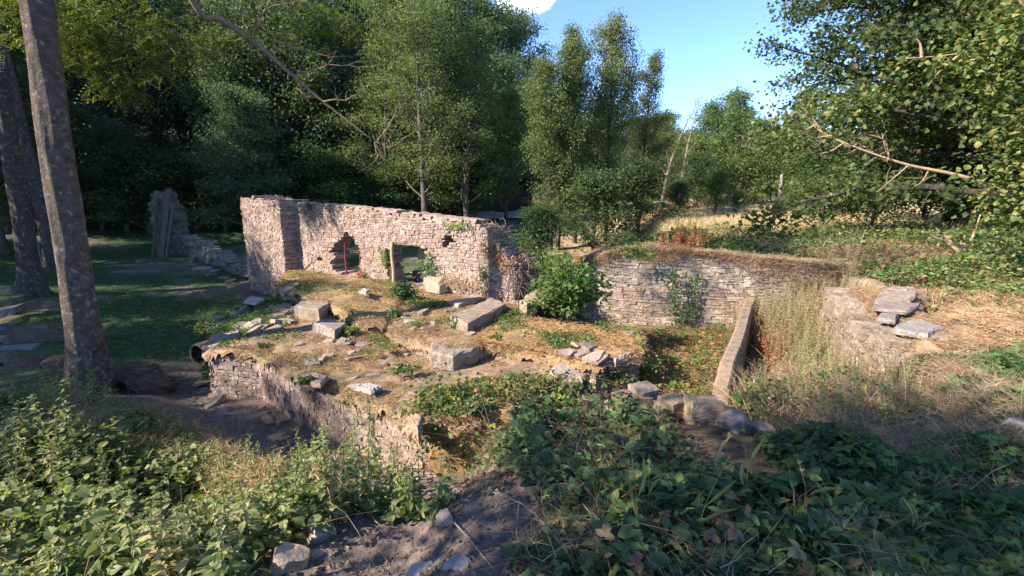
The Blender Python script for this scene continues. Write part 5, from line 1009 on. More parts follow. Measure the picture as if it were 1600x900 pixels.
# tall single nettles standing out of the bed
for i, (px, py, h) in enumerate([(70, 700, .95), (112, 740, .9), (170, 815, .62), (40, 655, .85), (250, 690, .5), (505, 760, .62), (385, 770, .55), (300, 740, .5), (585, 770, .6), (190, 700, .55), (345, 835, .42), (540, 775, .66)]):
    p = G(px, py); rng = np.random.default_rng(600+i); m = MB(); nettles(m, np.array([0.]), np.array([0.]), np.array([0.]), np.array([h]), 13, .085, [(.13, .19, .05), (.10, .17, .045)], (.33, .35, .15), lean=.14, width=2.)
    # stem is part of the plant, its leaves too: one small plant
    tag(m.obj('nettle', M_leaf, loc=tuple(p)), 'tall upright nettle rising above the nettle bank', 'nettle', 'tall nettles rising from the bank')
rng = np.random.default_rng(700)
# ---- centre and right foreground brambles
B1 = gpoly([(720, 722), (790, 700), (900, 655), (1000, 675), (1100, 725), (1200, 775), (1290, 815), (1360, 860), (1420, 1000), (880, 1000), (800, 900), (860, 830), (830, 780)])
mb = MB(); BARE = at(960, 780, 1.2); cover(mb, B1, 5600, .2, .06, BR, 'tri', tmpl=LEAFN, seed=13, sc=.6, dens=lambda x, y: (.05+.95*sstep(.40, .56, fbm(x, y, .7, 91)))*sstep(.15, .5, np.hypot(x-BARE[0], y-BARE[1]))); cover(mb, B1, 2200, .15, .055, BR, 'one', tmpl=LEAF7, seed=13, sc=.6)
B2 = gpoly([(940, 760), (1400, 800), (1420, 1000), (820, 1000), (860, 880)]); cover(mb, B2, 2600, .26, .066, BR+[(.12, .18, .06)], 'tri', tmpl=LEAFN, dens=lambda x, y: .15+.85*sstep(.38, .55, fbm(x, y, .5, 95)), seed=14, sc=.4)
arcs(mb, B1, 90, .9, .003, (.24, .12, .08), .35)
cover(mb, gpoly([(780, 705), (860, 660), (930, 650), (1010, 665), (1070, 700), (1010, 745), (880, 765), (800, 745)]), 1900, .5, .058, BR, 'tri', tmpl=LEAFN, seed=18, sc=.5)
cover(mb, B1, 1500, .24, .07, [(.13, .19, .07), (.17, .22, .09)], 'one', tmpl=NARROW, seed=19, sc=.3, dens=lambda x, y: sstep(.5, .62, fbm(x, y, .5, 101))); cover(mb, B1, 260, .2, .05, [(.27, .17, .1), (.33, .23, .12), (.2, .12, .08)], 'tri', tmpl=LEAFN, seed=20); cover(mb, B1, 1500, .12, .035, [(.10, .15, .07), (.07, .11, .05)], 'one', tmpl=LOBED, seed=22)
tag(mb.obj('bramble_cover', M_leaf), 'shaded brambles covering the near slope', 'brambles', kind='stuff')
mb = MB(); X, Y = sample(B1, 7000); n = len(X); single(mb, np.stack([X, Y, gh(X, Y)+.01+.08*rng.random(n)], -1), .045, [(.20, .13, .085), (.28, .19, .12), (.15, .10, .07)], .6); X, Y = sample(B1, 3600); litter(mb, X, Y, gh(X, Y)+.16*rng.random(len(X)), .2, .0035, [(.30, .2, .14), (.4, .29, .19), (.22, .14, .1)], .8)
X, Y = sample(B1, 2600, lambda x, y: sstep(.5, .62, fbm(x, y, .6, 97))); grass(mb, X, Y, gh(X, Y), .32, .0035, DRY+[(.5, .4, .25), (.2, .22, .09)], .5, .7, 4, .5)
tag(mb.obj('dead_leaves', M_dry), 'dead leaves and stems under the near brambles', 'leaves', kind='stuff')
# ivy and bramble over the near corner of the platform
IV = [A2(655, 600, .85), A2(720, 575, .9), A2(830, 575, .9), A2(905, 600, .9), A2(900, 640, .9), A2(800, 650, .9), A2(720, 640, .9), A2(650, 640, .85)]
mb = MB(); cover(mb, IV, 2600, .09, .045, [(.10, .15, .05), (.16, .20, .06), (.24, .22, .08), (.05, .09, .04), (.30, .18, .09)], 'one', tmpl=LOBED, seed=16, sc=.35, up=.8)
cover(mb, IV, 420, .14, .045, BR+YEL, 'tri', seed=17, sc=.35)
# tumbling down the face
X, Y = sample(IV, 10)
for (px, py, n, s, z) in [(668, 650, 260, .13, .75), (690, 680, 300, .15, .6), (720, 660, 380, .17, .72), (780, 655, 380, .18, .7), (830, 640, 350, .2, .7), (745, 690, 200, .14, .5), (700, 620, 500, .2, .9), (860, 610, 400, .2, .8)]:
    p = at(px, py, z); n = int(n*.6); single(mb, p+rng.normal(size=(n, 3))*np.array((s*1.2, s*.7, s))+np.array((0, -.10, 0)), .05, [(.08, .13, .045), (.15, .19, .06), (.05, .09, .04), (.25, .22, .08)], .3, tmpl=LOBED)
for (px, py, n, s, z) in [(860, 645, 170, .2, .72), (800, 672, 150, .2, .6), (905, 662, 170, .22, .75), (880, 620, 120, .2, .8)]:
    trifol(mb, at(px, py, z)+rng.normal(size=(n, 3))*np.array((s*1.3, s, s*.6)), .052, BR+YEL[:2], .9, tmpl=LEAFN)
tag(mb.obj('ivy', M_leaf), 'ivy and bramble spilling over the near corner of the front platform', 'ivy')
# mossy golden face below it
mosspal = [(.46, .31, .12), (.36, .24, .10), (.52, .38, .17), (.28, .22, .08)]
mb = MB()
for (px, py, s, z) in [(745, 700, (.55, .35, .55), .42), (790, 690, (.45, .35, .5), .45), (700, 715, (.4, .3, .4), .3), (770, 650, (.5, .4, .3), .72), (830, 665, (.4, .3, .4), .55)]:
    V, Q, T = rockmesh(*s, int(px)); V = np.array(V)+at(px, py, z); mb.add(V, Q, T, (.36, .24, .11))
    n = 3500; v = rdir(n); litter(mb, *(at(px, py, z)[:, None]+(v*np.array(s)*.5).T*1.02), .03, .006, mosspal, 1.)
tag(mb.obj('moss_bank', M_turf), 'bank of golden brown moss hanging on the near end of the front platform', 'moss')
# ---- the big bramble bush
def bush(name, loc, sx, sy, sz, n, leaf, cols, label, kind='tri', seed=1, tmpl=LEAF7, cat='bush', stemc=(.2, .12, .07), ns=26, group=None, mat_=None):
    global rng; rng = np.random.default_rng(seed); random.seed(seed); t = empty(name, tuple(loc), label, cat, group); mb = MB(); sm = MB(); tips = []
    for i in range(ns):
        a = i*2.399; rr = random.uniform(.2, 1)**.6; e = np.array((math.cos(a)*rr*sx/2, math.sin(a)*rr*sy/2, sz*(random.uniform(.45, 1.0) if rr < .6 else random.uniform(.2, .75)))); mid = e*.5+np.array((0, 0, sz*.22)); pts = smoothline([(0, 0, 0), mid, e], 5); sm.add(*tube(pts, [.009, .003], 4, False), c=stemc)
        for q in range(2, len(pts)): tips.append(pts[q])
    tips = np.array(tips); k = max(1, n//len(tips)); P = np.repeat(tips, k, 0)+rng.normal(size=(len(tips)*k, 3))*np.array((sx*.09, sy*.09, sz*.085)); P = P[P[:, 2] > .02]
    (trifol if kind == 'tri' else single)(mb, P, leaf, cols, .9, tmpl=tmpl)
    sm.obj('stems', M_twig, t); mb.obj('foliage', mat_ or M_leaf, t); return t
p = at(892, 512, .98); bush('bramble_bush', (p[0], p[1]+.35, 1.0), 1.5, 1.3, 1.22, 1800, .062, [(.07, .15, .035), (.10, .19, .045), (.05, .11, .03), (.17, .2, .06)], 'big sunlit bramble bush growing on the flat brown platform in the centre', seed=801)
LB = [(.12, .175, .05), (.085, .135, .04), (.16, .21, .07)]
for i, (px, py, Y, sx, sz, lb, cl) in enumerate([(820, 445, 12.2, 1.6, 1.5, 'fresh green bush just right of the end of the tall wall', LB), (850, 440, 11.2, 1.6, 1.3, 'green bush between the wall end and the big bramble bush', LB), (880, 425, 12.8, 1.7, 1.3, 'spiky green bush behind the big bramble bush', YEL), (822, 400, 15.5, 1.6, 1.9, 'taller fresh green shrub behind the end of the tall wall', FRESH), (850, 420, 14.5, 1.8, 1.2, 'low green bush in the dip behind the ruin', LB), (905, 420, 14, 1.6, 1.1, 'green weeds just behind the left end of the pale right wall', LB), (795, 440, 12.8, 1.1, .9, 'small leafy bush tight behind the end of the tall wall', LB), (780, 395, 19, 1.6, 1.2, 'dark low bush on the grass behind the wall end', BR)]):
    q = aty(px, py, Y); z = g1(q[0], Y); tz = q[2]; bush('green_bush', (q[0], Y, min(z, tz-.1)), sx, sx*.9, sz+max(0, tz-z)*.6, 1500, .085 if Y > 12 else .07, cl, lb, 'one', seed=810+i, tmpl=LEAF7)
p = at(632, 470, 1.0); bush('dark_shrub', (p[0], p[1], 1.0), .55, .45, .42, 900, .05, [(.03, .08, .03), (.05, .11, .035)], 'small dark green shrub at the foot of the timber post', 'one', seed=830)
for i, (px, py, z, sx, sz, lb) in enumerate([(478, 598, .78, .25, .12, 'low green clump on the near edge of the front platform, left one'), (545, 520, .78, .4, .15, 'flat green clump in the gap before the middle platform'), (715, 515, .95, .3, .28, 'blue green ivy clump below the near corner of the long slab'), (618, 500, .9, .3, .3, 'ivy clump on the corner of the middle platform'), (775, 530, .98, .25, .1, 'small green weed clump at the edge of the brown platform'), (630, 580, .82, .5, .12, 'spreading green weed patch left of the broken flat block'), (320, 520, .7, .5, .28, 'green weeds above the drain pipe'), (490, 450, 1.1, .35, .1, 'yellow green weeds on the golden mossy mound'), (1000, 590, .5, .8, .5, 'bramble clump below the right end of the brown platform'), (940, 585, .7, .6, .3, 'leafy bramble clump below the front of the brown platform'), (960, 600, .6, .6, .3, 'dark leafy clump in the rubble left of the stone pile'), (415, 545, .74, .3, .14, 'tuft of weeds on the far part of the platform edge')]):
    p = at(px, py, z); bush('weed_clump', (p[0], p[1], z-.02), sx, sx*.8, sz, 420, .045, FRESH+[(.16, .2, .06)] if i not in (2, 3) else [(.07, .14, .06), (.10, .18, .08)], lb, 'one', seed=840+i, ns=14, cat='weed')
# fern
def fern(loc, label, n=9, ln=.42, seed=1):
    t = empty('fern', tuple(loc), label, 'fern'); random.seed(seed)
    for i in range(n):
        a = i*2.399+.3; d = np.array((math.cos(a), math.sin(a), 0)); m = MB(); l = ln*random.uniform(.7, 1.1); T_ = np.linspace(0, 1, 15); pts = np.stack([d[0]*l*T_*.85, d[1]*l*T_*.85, l*(.75*T_-.55*T_**2.2)], -1); m.add(*tube(pts, [.003, .001], 3, False), c=(.12, .17, .05)); sd = np.cross(d, (0, 0, 1))
        for k in range(2, 15):
            for s in (-1, 1):
                leaves(m, pts[k][None], (sd*s+d*.35)[None], np.array([(0, 0, 1.)]), np.array([l*.19*math.sin(math.pi*(k/16)**.7)+.008]), NARROW, np.array([(.09, .155, .045)])*random.uniform(.8, 1.2), 1.3)
        m.obj('frond', M_leaf, t)
    return t
fern(at(604, 545, .8), 'bright green fern in the middle of the front platform', 10, .26, 3)
fern(at(592, 552, .8)+np.array((-.12, 0, 0)), 'smaller fern touching the left of the bright fern', 7, .17, 4)
fern(at(1028, 648, 1.25), 'pale green upright weed with narrow leaves left of the stone pile', 8, .15, 5)
# ---- right hand rooms
RM1 = [A2(985, 590, .4), A2(1010, 540, .4), (2.4, 9.9), (4.2, 9.9), A2(1165, 480, .7), A2(1125, 585, .5), A2(1100, 620, .6), A2(1010, 625, .6)]
mb = MB(); cover(mb, RM1, 2300, .12, .042, YEL+[(.08, .15, .04)], 'one', tmpl=LEAF7, seed=23, sc=.5); cover(mb, RM1, 500, .22, .05, [(.10, .18, .04), (.16, .22, .05), (.3, .13, .06)], 'tri', seed=23, sc=.5); X, Y = sample(RM1, 7000); litter(mb, X, Y, gh(X, Y)+.1*rng.random(len(X)), .08, .008, DRY, .7)
tag(mb.obj('yellow_green_weeds', M_leaf), 'yellow green weeds on the floor of the ruined room', 'weeds', kind='stuff')
RM2 = [A2(1135, 610, .5), (4.2, 7.2), (5.0, 9.3), (5.6, 10.1), (7.2, 10.5), (6.5, 9.1), A2(1345, 490, 1.1), A2(1400, 560, 1.1), A2(1440, 640, 1.2), A2(1350, 700, 1.2), A2(1240, 690, 1.0), A2(1150, 650, .9)]
mb = MB(); m2_ = MB()
X, Y = sample(RM2, 640, lambda x, y: .3+.7*sstep(3.9, 4.9, x)); nettles(mb, X, Y, gh(X, Y), .45+.65*rng.random(len(X))*sstep(4, 5.4, X)+.1, 15, .036, [(.24, .27, .13), (.32, .32, .17), (.16, .21, .08), (.40, .34, .2)], (.5, .42, .28), (.36, .28, .16), .2, NARROW, 2.2, .3)
cover(mb, RM2, 5200, .40, .045, YEL+DRY[:2]+[(.10, .17, .05)], 'one', tmpl=LEAF7, seed=29, sc=.5); cover(mb, RM2, 1100, .35, .055, [(.09, .18, .04), (.06, .13, .03)], 'tri', seed=30, sc=.5, dens=lambda x, y: sstep(.5, .6, fbm(x, y, .7, 61)))
tag(mb.obj('tall_weeds', M_leaf), 'tall pale seeding weeds beside the low concrete wall', 'weeds', kind='stuff')
X, Y = sample(RM2, 9500); grass(m2_, X, Y, gh(X, Y), .52, .006, DRY+[(.52, .42, .28)], .35, .45, 4, .35)
X, Y = sample([A2(1170, 560, .4), A2(1200, 500, .5), A2(1235, 500, .6), A2(1215, 600, .5)], 900); nettles(m2_, X[:90], Y[:90], gh(X[:90], Y[:90]), .3+.4*rng.random(90), 12, .05, [(.38, .16, .09), (.30, .12, .07)], (.42, .2, .12), (.25, .11, .07), .1)
X, Y = sample([(4.4, 9.0), (5.3, 8.6), (6.2, 8.3), (7.0, 9.6), (5.4, 9.7), (4.6, 9.7)], 320); nettles(m2_, X, Y, gh(X, Y), .6+.6*rng.random(len(X)), 14, .036, [(.42, .34, .22), (.34, .30, .17), (.5, .4, .28)], (.55, .45, .32), (.38, .29, .18), .18, NARROW, 2.2, .3)
X, Y = sample([(5.0, 7.6), (5.6, 6.6), (6.0, 7.4), (6.0, 8.3), (5.6, 8.2)], 170); nettles(m2_, X, Y, gh(X, Y), .4+.5*rng.random(len(X)), 13, .036, [(.42, .34, .22), (.30, .30, .15), (.5, .4, .28)], (.55, .45, .32), (.38, .29, .18), .2, NARROW, 2.2, .3)
tag(m2_.obj('dry_grass', M_dry), 'tall bleached dry grass in the right hand room', 'grass', kind='stuff')
ST_ = [tuple(p) for p in SL[::-1]]+[tuple(p) for p in SR]; mb = MB(); X, Y = sample(ST_, 9000, lambda x, y: .1+.9*sstep(.4, .58, fbm(x, y, .35, 111))); Z = 1.66-.21*sstep(8.6, 5.6, Y); litter(mb, X, Y, Z+.01, .07, .009, DRY, .5)
sl = np.array(SL); i_ = rng.integers(0, 3, 5000); t = rng.random(5000)[:, None]; q = sl[i_]+(sl[i_+1]-sl[i_])*t; hz_ = np.array([1.68, 1.6, 1.48, 1.3]); zz = hz_[i_]*(1-t[:, 0])+hz_[i_+1]*t[:, 0]; litter(mb, q[:, 0]-.05, q[:, 1]-.03, zz-.02-.3*rng.random(5000)**2, .07, .008, DRY, 1.)
tag(mb.obj('dry_moss', M_dry), 'dry moss on the slate topped stub wall', 'moss', kind='stuff')
# dead stems and grass, right foreground
RD = gpoly([(1290, 640), (1400, 600), (1500, 570), (1700, 560), (1750, 800), (1600, 820), (1450, 790), (1350, 760), (1250, 720)])
mb = MB(); X, Y = sample(RD, 14000); litter(mb, X, Y, gh(X, Y)+.22*rng.random(len(X))*hcl(X, Y, .6, 66), .22, .0045, [(.30, .22, .16), (.38, .28, .20), (.22, .16, .12), (.45, .33, .22)], .9)
X, Y = sample(RD, 2600); grass(mb, X, Y, gh(X, Y), .35, .004, [(.42, .32, .22), (.33, .24, .17)], .8, .8, 4, .5)
RE = gpoly([(1380, 720), (1700, 600), (1800, 1000), (1350, 1000), (1280, 800)]); X, Y = sample(RE, 5000); litter(mb, X, Y, gh(X, Y)+.06*rng.random(len(X)), .16, .005, DRY, .5)
X, Y = sample(gpoly([(1380, 480), (1700, 470), (1700, 600), (1450, 600)]), 12000, lambda x, y: sstep(.35, .6, fbm(x, y, .8, 68))); litter(mb, X, Y, gh(X, Y)+.08*rng.random(len(X)), .13, .007, [(.48, .32, .2), (.40, .26, .15), (.54, .4, .24)], .5)
tag(mb.obj('dead_stems', M_dry), 'tangle of dead stems and dry grass on the right', 'stems', kind='stuff')
mb = MB(); cover(mb, RE, 3000, .2, .06, BR+[(.09, .18, .05)], 'tri', tmpl=LEAFN, seed=71, sc=.6, dens=lambda x, y: .05+.95*sstep(.45, .6, fbm(x, y, .7, 72))); cover(mb, RD, 2000, .2, .06, BR+[(.09, .17, .05)], 'tri', seed=73, sc=.6, dens=lambda x, y: sstep(.5, .62, fbm(x, y, .7, 74)))
cover(mb, gpoly([(1180, 690), (1300, 690), (1420, 740), (1480, 800), (1400, 820), (1260, 760)]), 2200, .2, .06, BR+[(.09, .17, .05)], 'tri', seed=75, sc=.6); cover(mb, gpoly([(1480, 560), (1600, 540), (1800, 540), (1800, 640), (1520, 620)]), 900, .18, .08, [(.06, .13, .04), (.09, .17, .05)], 'tri', seed=76)
tag(mb.obj('bramble_patches', M_leaf), 'scattered bramble patches on the right foreground', 'brambles', kind='stuff')
# ---- terrace brambles behind the right wall
TR = [(2.2, 11.2), (5, 10.9), (7.6, 10.9), (7.0, 9.2), (6.6, 7.2), (6.9, 6.2), (8, 5.6), (14, 6), (24, 12), (24, 20), (14, 19), (8, 19), (5, 17), (2.5, 14)]
mb = MB(); cover(mb, TR, 62000, .38, .085, [(.15, .20, .06), (.10, .15, .05), (.20, .245, .09), (.07, .11, .04), (.33, .26, .14)], 'one', seed=33, sc=.9, dens=lambda x, y: (.12+.88*sstep(.34, .5, fbm(x, y, 1.6, 34)))*np.clip(9/np.hypot(x, y), .3, 1)); cover(mb, TR, 7000, .40, .075, [(.09, .18, .045), (.06, .13, .035)], 'tri', seed=33, sc=.9, dens=lambda x, y: np.clip(8/np.hypot(x, y), .1, 1)*sstep(.4, .55, fbm(x, y, 1.6, 34)))
tag(mb.obj('bramble_thicket', M_leaf), 'sunlit low brambles over the terrace behind the right wall', 'brambles', kind='stuff')
mb = MB(); X, Y = sample(TR, 30000, lambda x, y: (.2+.8*sstep(.5, .35, fbm(x, y, 1.6, 34)))*np.clip(9/np.hypot(x, y), .3, 1)); grass(mb, X, Y, gh(X, Y), .26, .010, DRY+[(.3, .3, .12)], .6, .6, 2, .4)
X, Y = sample([(6, 17), (26, 17), (45, 45), (20, 60), (9, 40)], 60000, lambda x, y: np.clip(20/np.hypot(x, y), .1, 1)**1.5); grass(mb, X, Y, gh(X, Y), .35, .022, [(.50, .38, .22), (.42, .32, .18), (.55, .44, .27)], .5, .4, 1, .2)
tag(mb.obj('field_grass', M_dry), 'bleached dry grass of the field behind the terrace', 'grass', kind='stuff')
# growth along the top of the right wall
mb = MB(); Lr = cumR[-1]
def rpos(s): i = int(np.clip(np.searchsorted(cumR, s)-1, 0, len(RL)-2)); return RL[i]+(RL[i+1]-RL[i])*((s-cumR[i])/(cumR[i+1]-cumR[i]))
S_ = rng.uniform(0, Lr, 9000); Pw = np.array([rpos(q) for q in S_])+np.stack([rng.normal(0, .05, 9000), rng.uniform(-.03, .75, 9000)], -1); hh = .09+.2*np.exp(-((S_-2.2)/1.0)**2); zz = np.array([rtop(q) for q in S_])
grass(mb, Pw[:, 0], Pw[:, 1], zz-.03, hh, .007, DRY+[(.52, .40, .26)], .55, .6, 3, .6)
X = Pw[:3000, 0]; litter(mb, X, Pw[:3000, 1]*0+np.interp(X, [p[0] for p in RL], [p[1] for p in RL])-.04+rng.normal(0, .03, 3000), zz[:3000]-.25*rng.random(3000)**2, .09, .009, DRY, 1.)
n = 9000; S_ = rng.uniform(0, Lr, n); Pw = np.array([rpos(q) for q in S_]); zz = np.array([rtop(q) for q in S_]); dz = rng.random(n)**1.3*(.25+.75*sstep(.4, .62, fbm(S_, S_*0, .5, 88)))*(.3+.5*sstep(3, 6, S_)); litter(mb, Pw[:, 0], Pw[:, 1]-.05+rng.normal(0, .02, n), zz-.02-dz, .08, .009, DRY+[(.30, .2, .13)], 1.)
tag(mb.obj('dry_grass', M_dry), 'dry grass along the top of the pale right wall', 'grass', kind='stuff')
q = aty(1070, 382, 10.4); m = MB(); rng = np.random.default_rng(901); X = rng.normal(0, .22, 34); Y = rng.normal(0, .12, 34); nettles(m, X, Y, 0*X, .22+.25*rng.random(34), 12, .06, [(.36, .13, .07), (.45, .2, .1), (.28, .11, .06)], (.42, .18, .1), (.3, .13, .08), .15)
tag(m.obj('dock_plant', M_dry, loc=tuple(q+np.array((0, 0, -.05)))), 'rust red withered dock plants on the top of the pale right wall', 'plant')
q = aty(1065, 372, 10.8); m = MB(); X = rng.normal(0, .25, 26); Y = rng.normal(0, .12, 26); nettles(m, X, Y, 0*X, .35+.25*rng.random(26), 12, .06, YEL, (.4, .34, .1), (.25, .2, .08), .12)
tag(m.obj('yellow_weed', M_leaf, loc=tuple(q+np.array((0, 0, -.08)))), 'yellowish tall weeds standing behind the rust red dock plants', 'weed')
for i, (px, py, Y_) in enumerate([(955, 345, 10.2), (960, 348, 10.3), (988, 342, 10.2), (1000, 345, 10.4)]):
    pass
def wallivy(px0, py0, px1, py1, n, w_, line_y, cols, label, name='ivy', leaf=.05, off=-.05, seed=1):
    global rng; rng = np.random.default_rng(seed); a = aty(px0, py0, line_y); b = aty(px1, py1, line_y); t = rng.random(n); P = a+(b-a)*t[:, None]+rng.normal(size=(n, 3))*np.array((w_, .03, .05)); P[:, 1] += off; m = MB(); d = unit(rng.normal(size=(n, 3))*np.array((1, .25, 1))+np.array((0, -.2, -.5))); leaves(m, P, d, np.tile(np.array((0, -1., .3)), (n, 1))+rdir(n)*.4, leaf*(.6+.8*rng.random(n)), LOBED, mixcol(n, cols)); m.add(*tube(smoothline([a, (a+b)/2+np.array((.05, 0, 0)), b], 4)+np.array((0, off, 0)), .006, 4), c=(.16, .11, .07)); return tag(m.obj(name, M_leaf), label, 'ivy')
IVY = [(.05, .11, .04), (.08, .16, .06), (.12, .19, .08)]
wallivy(1050, 420, 1060, 515, 420, .09, 9.98, IVY, 'dark ivy strand climbing the middle of the pale right wall', seed=911)
wallivy(1085, 430, 1075, 515, 260, .07, 9.98, IVY, 'thinner ivy strand just right of the dark one on the pale right wall', seed=912)
wallivy(975, 385, 1010, 400, 260, .2, 10.0, YEL+IVY, 'leafy trail over the top left of the pale right wall', seed=913)
wallivy(1165, 430, 1185, 448, 300, .16, 10.1, YEL, 'yellow green plant on the pale right wall above the low concrete wall', seed=914)
wallivy(1195, 425, 1230, 430, 260, .2, 10.2, [(.16, .10, .06), (.25, .18, .08), (.1, .12, .04)], 'brown withered plant hanging on the right part of the pale wall', seed=915)
def mwivy(px0, py0, px1, py1, n, sw_, sz_, cols, label, leaf=.05, seed=1, name='ivy', cat='ivy', mt=None):
    global rng; rng = np.random.default_rng(seed); s0, z0 = whit(px0, py0); s1, z1 = whit(px1, py1); t = rng.random(n); S = s0+(s1-s0)*t+rng.normal(0, sw_, n); Zz = z0+(z1-z0)*t+rng.normal(0, sz_, n); O = -.05-.05*np.abs(rng.normal(size=n)); P = np.concatenate([WA+wd*S[:, None]+wn*O[:, None], Zz[:, None]], 1); m = MB(); d = unit(rng.normal(size=(n, 3))+np.array((0, 0, -.5))); leaves(m, P, d, np.tile(np.array((*(-wn), .4)), (n, 1))+rdir(n)*.5, leaf*(.6+.8*rng.random(n)), LOBED, mixcol(n, cols)); return tag(m.obj(name, mt or M_leaf), label, cat)
mwivy(672, 405, 672, 435, 330, .12, .1, IVY, 'ivy on the right edge of the square window opening', seed=921)
mwivy(700, 355, 735, 350, 130, .15, .06, IVY+YEL, 'small ivy patch high on the right part of the tall wall', seed=922)
mwivy(755, 420, 758, 435, 90, .05, .08, IVY, 'ivy tuft low on the right part of the tall wall', seed=923)
mwivy(486, 318, 486, 328, 60, .06, .05, IVY, 'tiny ivy tuft under the top of the tall wall at its left', seed=924)
mwivy(603, 392, 606, 410, 160, .08, .08, YEL+IVY, 'green growth on the left edge of the square window opening', seed=925)
mwivy(690, 432, 770, 458, 900, .5, .08, [(.34, .24, .15), (.28, .19, .12), (.4, .3, .19)], 'dry brown weeds along the foot of the tall wall', .035, 926, 'dry_weed', 'weeds', M_dry)
mwivy(765, 385, 800, 418, 520, .15, .10, [(.30, .17, .11), (.25, .14, .09), (.38, .25, .15)], 'reddish brown creeper on the broken right shoulder of the tall wall', .04, 927, 'red_creeper', 'creeper', M_dry)
mwivy(568, 425, 566, 440, 150, .08, .08, [(.4, .14, .1), (.3, .12, .08)], 'reddish withered plant beside the shorter red prop', .05, 928, 'withered_plant', 'plant', M_dry)
# twiggy dead root tangle on the wall's broken right end
random.seed(77); m = MB()
for k in range(170):
    s, z = whit(random.uniform(752, 782), random.uniform(352, 398)); P0 = wpt(s, z, random.uniform(-.08, .4)); bl_ = branch_line(P0, (random.gauss(0, 1), random.gauss(0, 1), random.gauss(.1, .8)), random.uniform(.15, .45), 5, .5, .3); m.add(*tube(bl_, [.009, .003], 3, False), c=(.21, .15, .12))
tag(m.obj('twig_tangle', M_twig), 'tangle of dead twigs on the broken right shoulder of the tall wall', 'twigs')
m = MB()
for k in range(260):
    s, z = whit(random.uniform(796, 812), random.uniform(398, 450)); P0 = wpt(s, z, random.uniform(-.1, .5)); bl_ = branch_line(P0, (random.gauss(0, .6), random.gauss(0, .6), -1), random.uniform(.25, .7), 6, .35, .1); m.add(*tube(bl_, [.008, .002], 3, False), c=(.17, .12, .10))
tag(m.obj('hanging_roots', M_twig), 'dark mat of roots hanging down the right end of the tall wall', 'roots')
for i, (px, h) in enumerate([(443, 10), (486, 9), (500, 10), (410, 5), (424, 5)]):
    s, z = whit(px, 318); m = MB(); P0 = wpt(s, wtop(s) if s > .9 else zt, .2); grass(m, np.full(14, 0.)+rng.normal(0, .03, 14), rng.normal(0, .03, 14), np.zeros(14), .022*h, .012, DRY, .25, .3); tag(m.obj('grass_tuft', M_dry, loc=tuple(P0)), 'small dry grass tuft on the top of the tall wall', 'grass tuft', 'grass tufts on the tall wall')
# ---- tall single grass stems in the foreground, slender twigs
for i, (px, py, h, ln, c) in enumerate([(1165, 830, .62, (-.02, .12), (.32, .33, .14)), (1105, 790, .5, (.1, 0), (.45, .34, .2)), (995, 880, .62, (-.05, .05), (.2, .25, .09)), (930, 880, .4, (.06, 0), (.22, .26, .1)), (1260, 850, .5, (-.08, .05), (.35, .27, .15)), (1420, 860, .34, (.0, .03), (.3, .34, .12)), (1415, 860, .30, (.14, .0), (.32, .34, .13)), (1010, 850, .5, (0, .05), (.3, .3, .14)), (760, 800, .35, (-.1, .05), (.34, .27, .15)), (1300, 880, .35, (.1, 0), (.42, .32, .18)), (1080, 880, .55, (.16, .05), (.25, .27, .1))]):
    p = G(px, py); m = MB(); pts = smoothline([(0, 0, 0), (ln[0]*.3, ln[1]*.3, h*.55), (ln[0], ln[1], h)], 6); m.add(*tube(pts, [.0028, .0012], 4), c=c)
    for k in range(26): t = random.uniform(.82, 1); q = pts[int(t*(len(pts)-1))]; leaves(m, q[None]+rng.normal(0, .004, (1, 3)), rdir(1, 1.2), rdir(1), np.array([.016]), NARROW, np.array([c])*1.1)
    for k in range(3): leaves(m, pts[2+k*2][None], np.array([(random.gauss(0, .6), random.gauss(0, .6), 1)]), rdir(1), np.array([h*.4]), NARROW, np.array([c]), .25)
    tag(m.obj('tall_grass', M_leaf, loc=tuple(p)), 'single tall thin grass rising above the foreground leaves', 'grass', 'tall grasses in the foreground')
for i, (a, b, c_, label) in enumerate([((1130, 840), (1215, 820), (1380, 810), ''), ((1370, 868), (1480, 885), (1600, 872), 'long pale straight dead stem crossing the bottom right corner'), ((710, 830), (735, 860), (770, 905), 'thin pale dead stem lying across the bare earth'), ((0, 640), (60, 622), (140, 598), 'long bare sloping stem at the left edge, above the nettles'), ((575, 800), (590, 830), (620, 838), 'curved pale rootlet on the bare earth'), ((1140, 880), (1200, 830), (1225, 815), 'reddish bramble stem lying over the leaves near the bottom')]):
    if not label: continue
    P3 = [G(*q) for q in (a, b, c_)]; P3 = [q+np.array((0, 0, .06 if i not in (3,) else .35)) for q in P3]; m = MB(); m.add(*tube(smoothline(P3, 8), [.0045, .002], 5), c=(.44, .34, .24)); tag(m.obj('bramble_cane', M_twig), label, 'cane')
# rootlets and straw over the bare earth
mb = MB(); X, Y = sample([(-1.5, 1.2), (1.3, 1.2), (1.2, 3.4), (-.4, 3.6), (-1.5, 2.7)], 1300); litter(mb, X, Y, gh(X, Y)+.005, .09, .0028, [(.36, .28, .22), (.28, .21, .17), (.45, .36, .28)], .3)
X, Y = sample([(-.8, 2.6), (1.2, 2.7), (1.2, 4.2), (-.2, 4.3)], 2600); single(mb, np.stack([X, Y, gh(X, Y)+.01], -1), .035, [(.22, .14, .09), (.30, .2, .13), (.17, .11, .08)], .6)
X, Y = sample([(-1.6, 1.2), (1.2, 1.2), (1.2, 3.2), (-.4, 3.4), (-1.4, 2.6)], 900); single(mb, np.stack([X, Y, gh(X, Y)+.008], -1), .03, [(.2, .14, .1), (.27, .19, .13), (.33, .25, .17)], 1.5)
tag(mb.obj('straw_litter', M_dry), 'straw, rootlets and dead leaves on the bare earth', 'litter', kind='stuff')
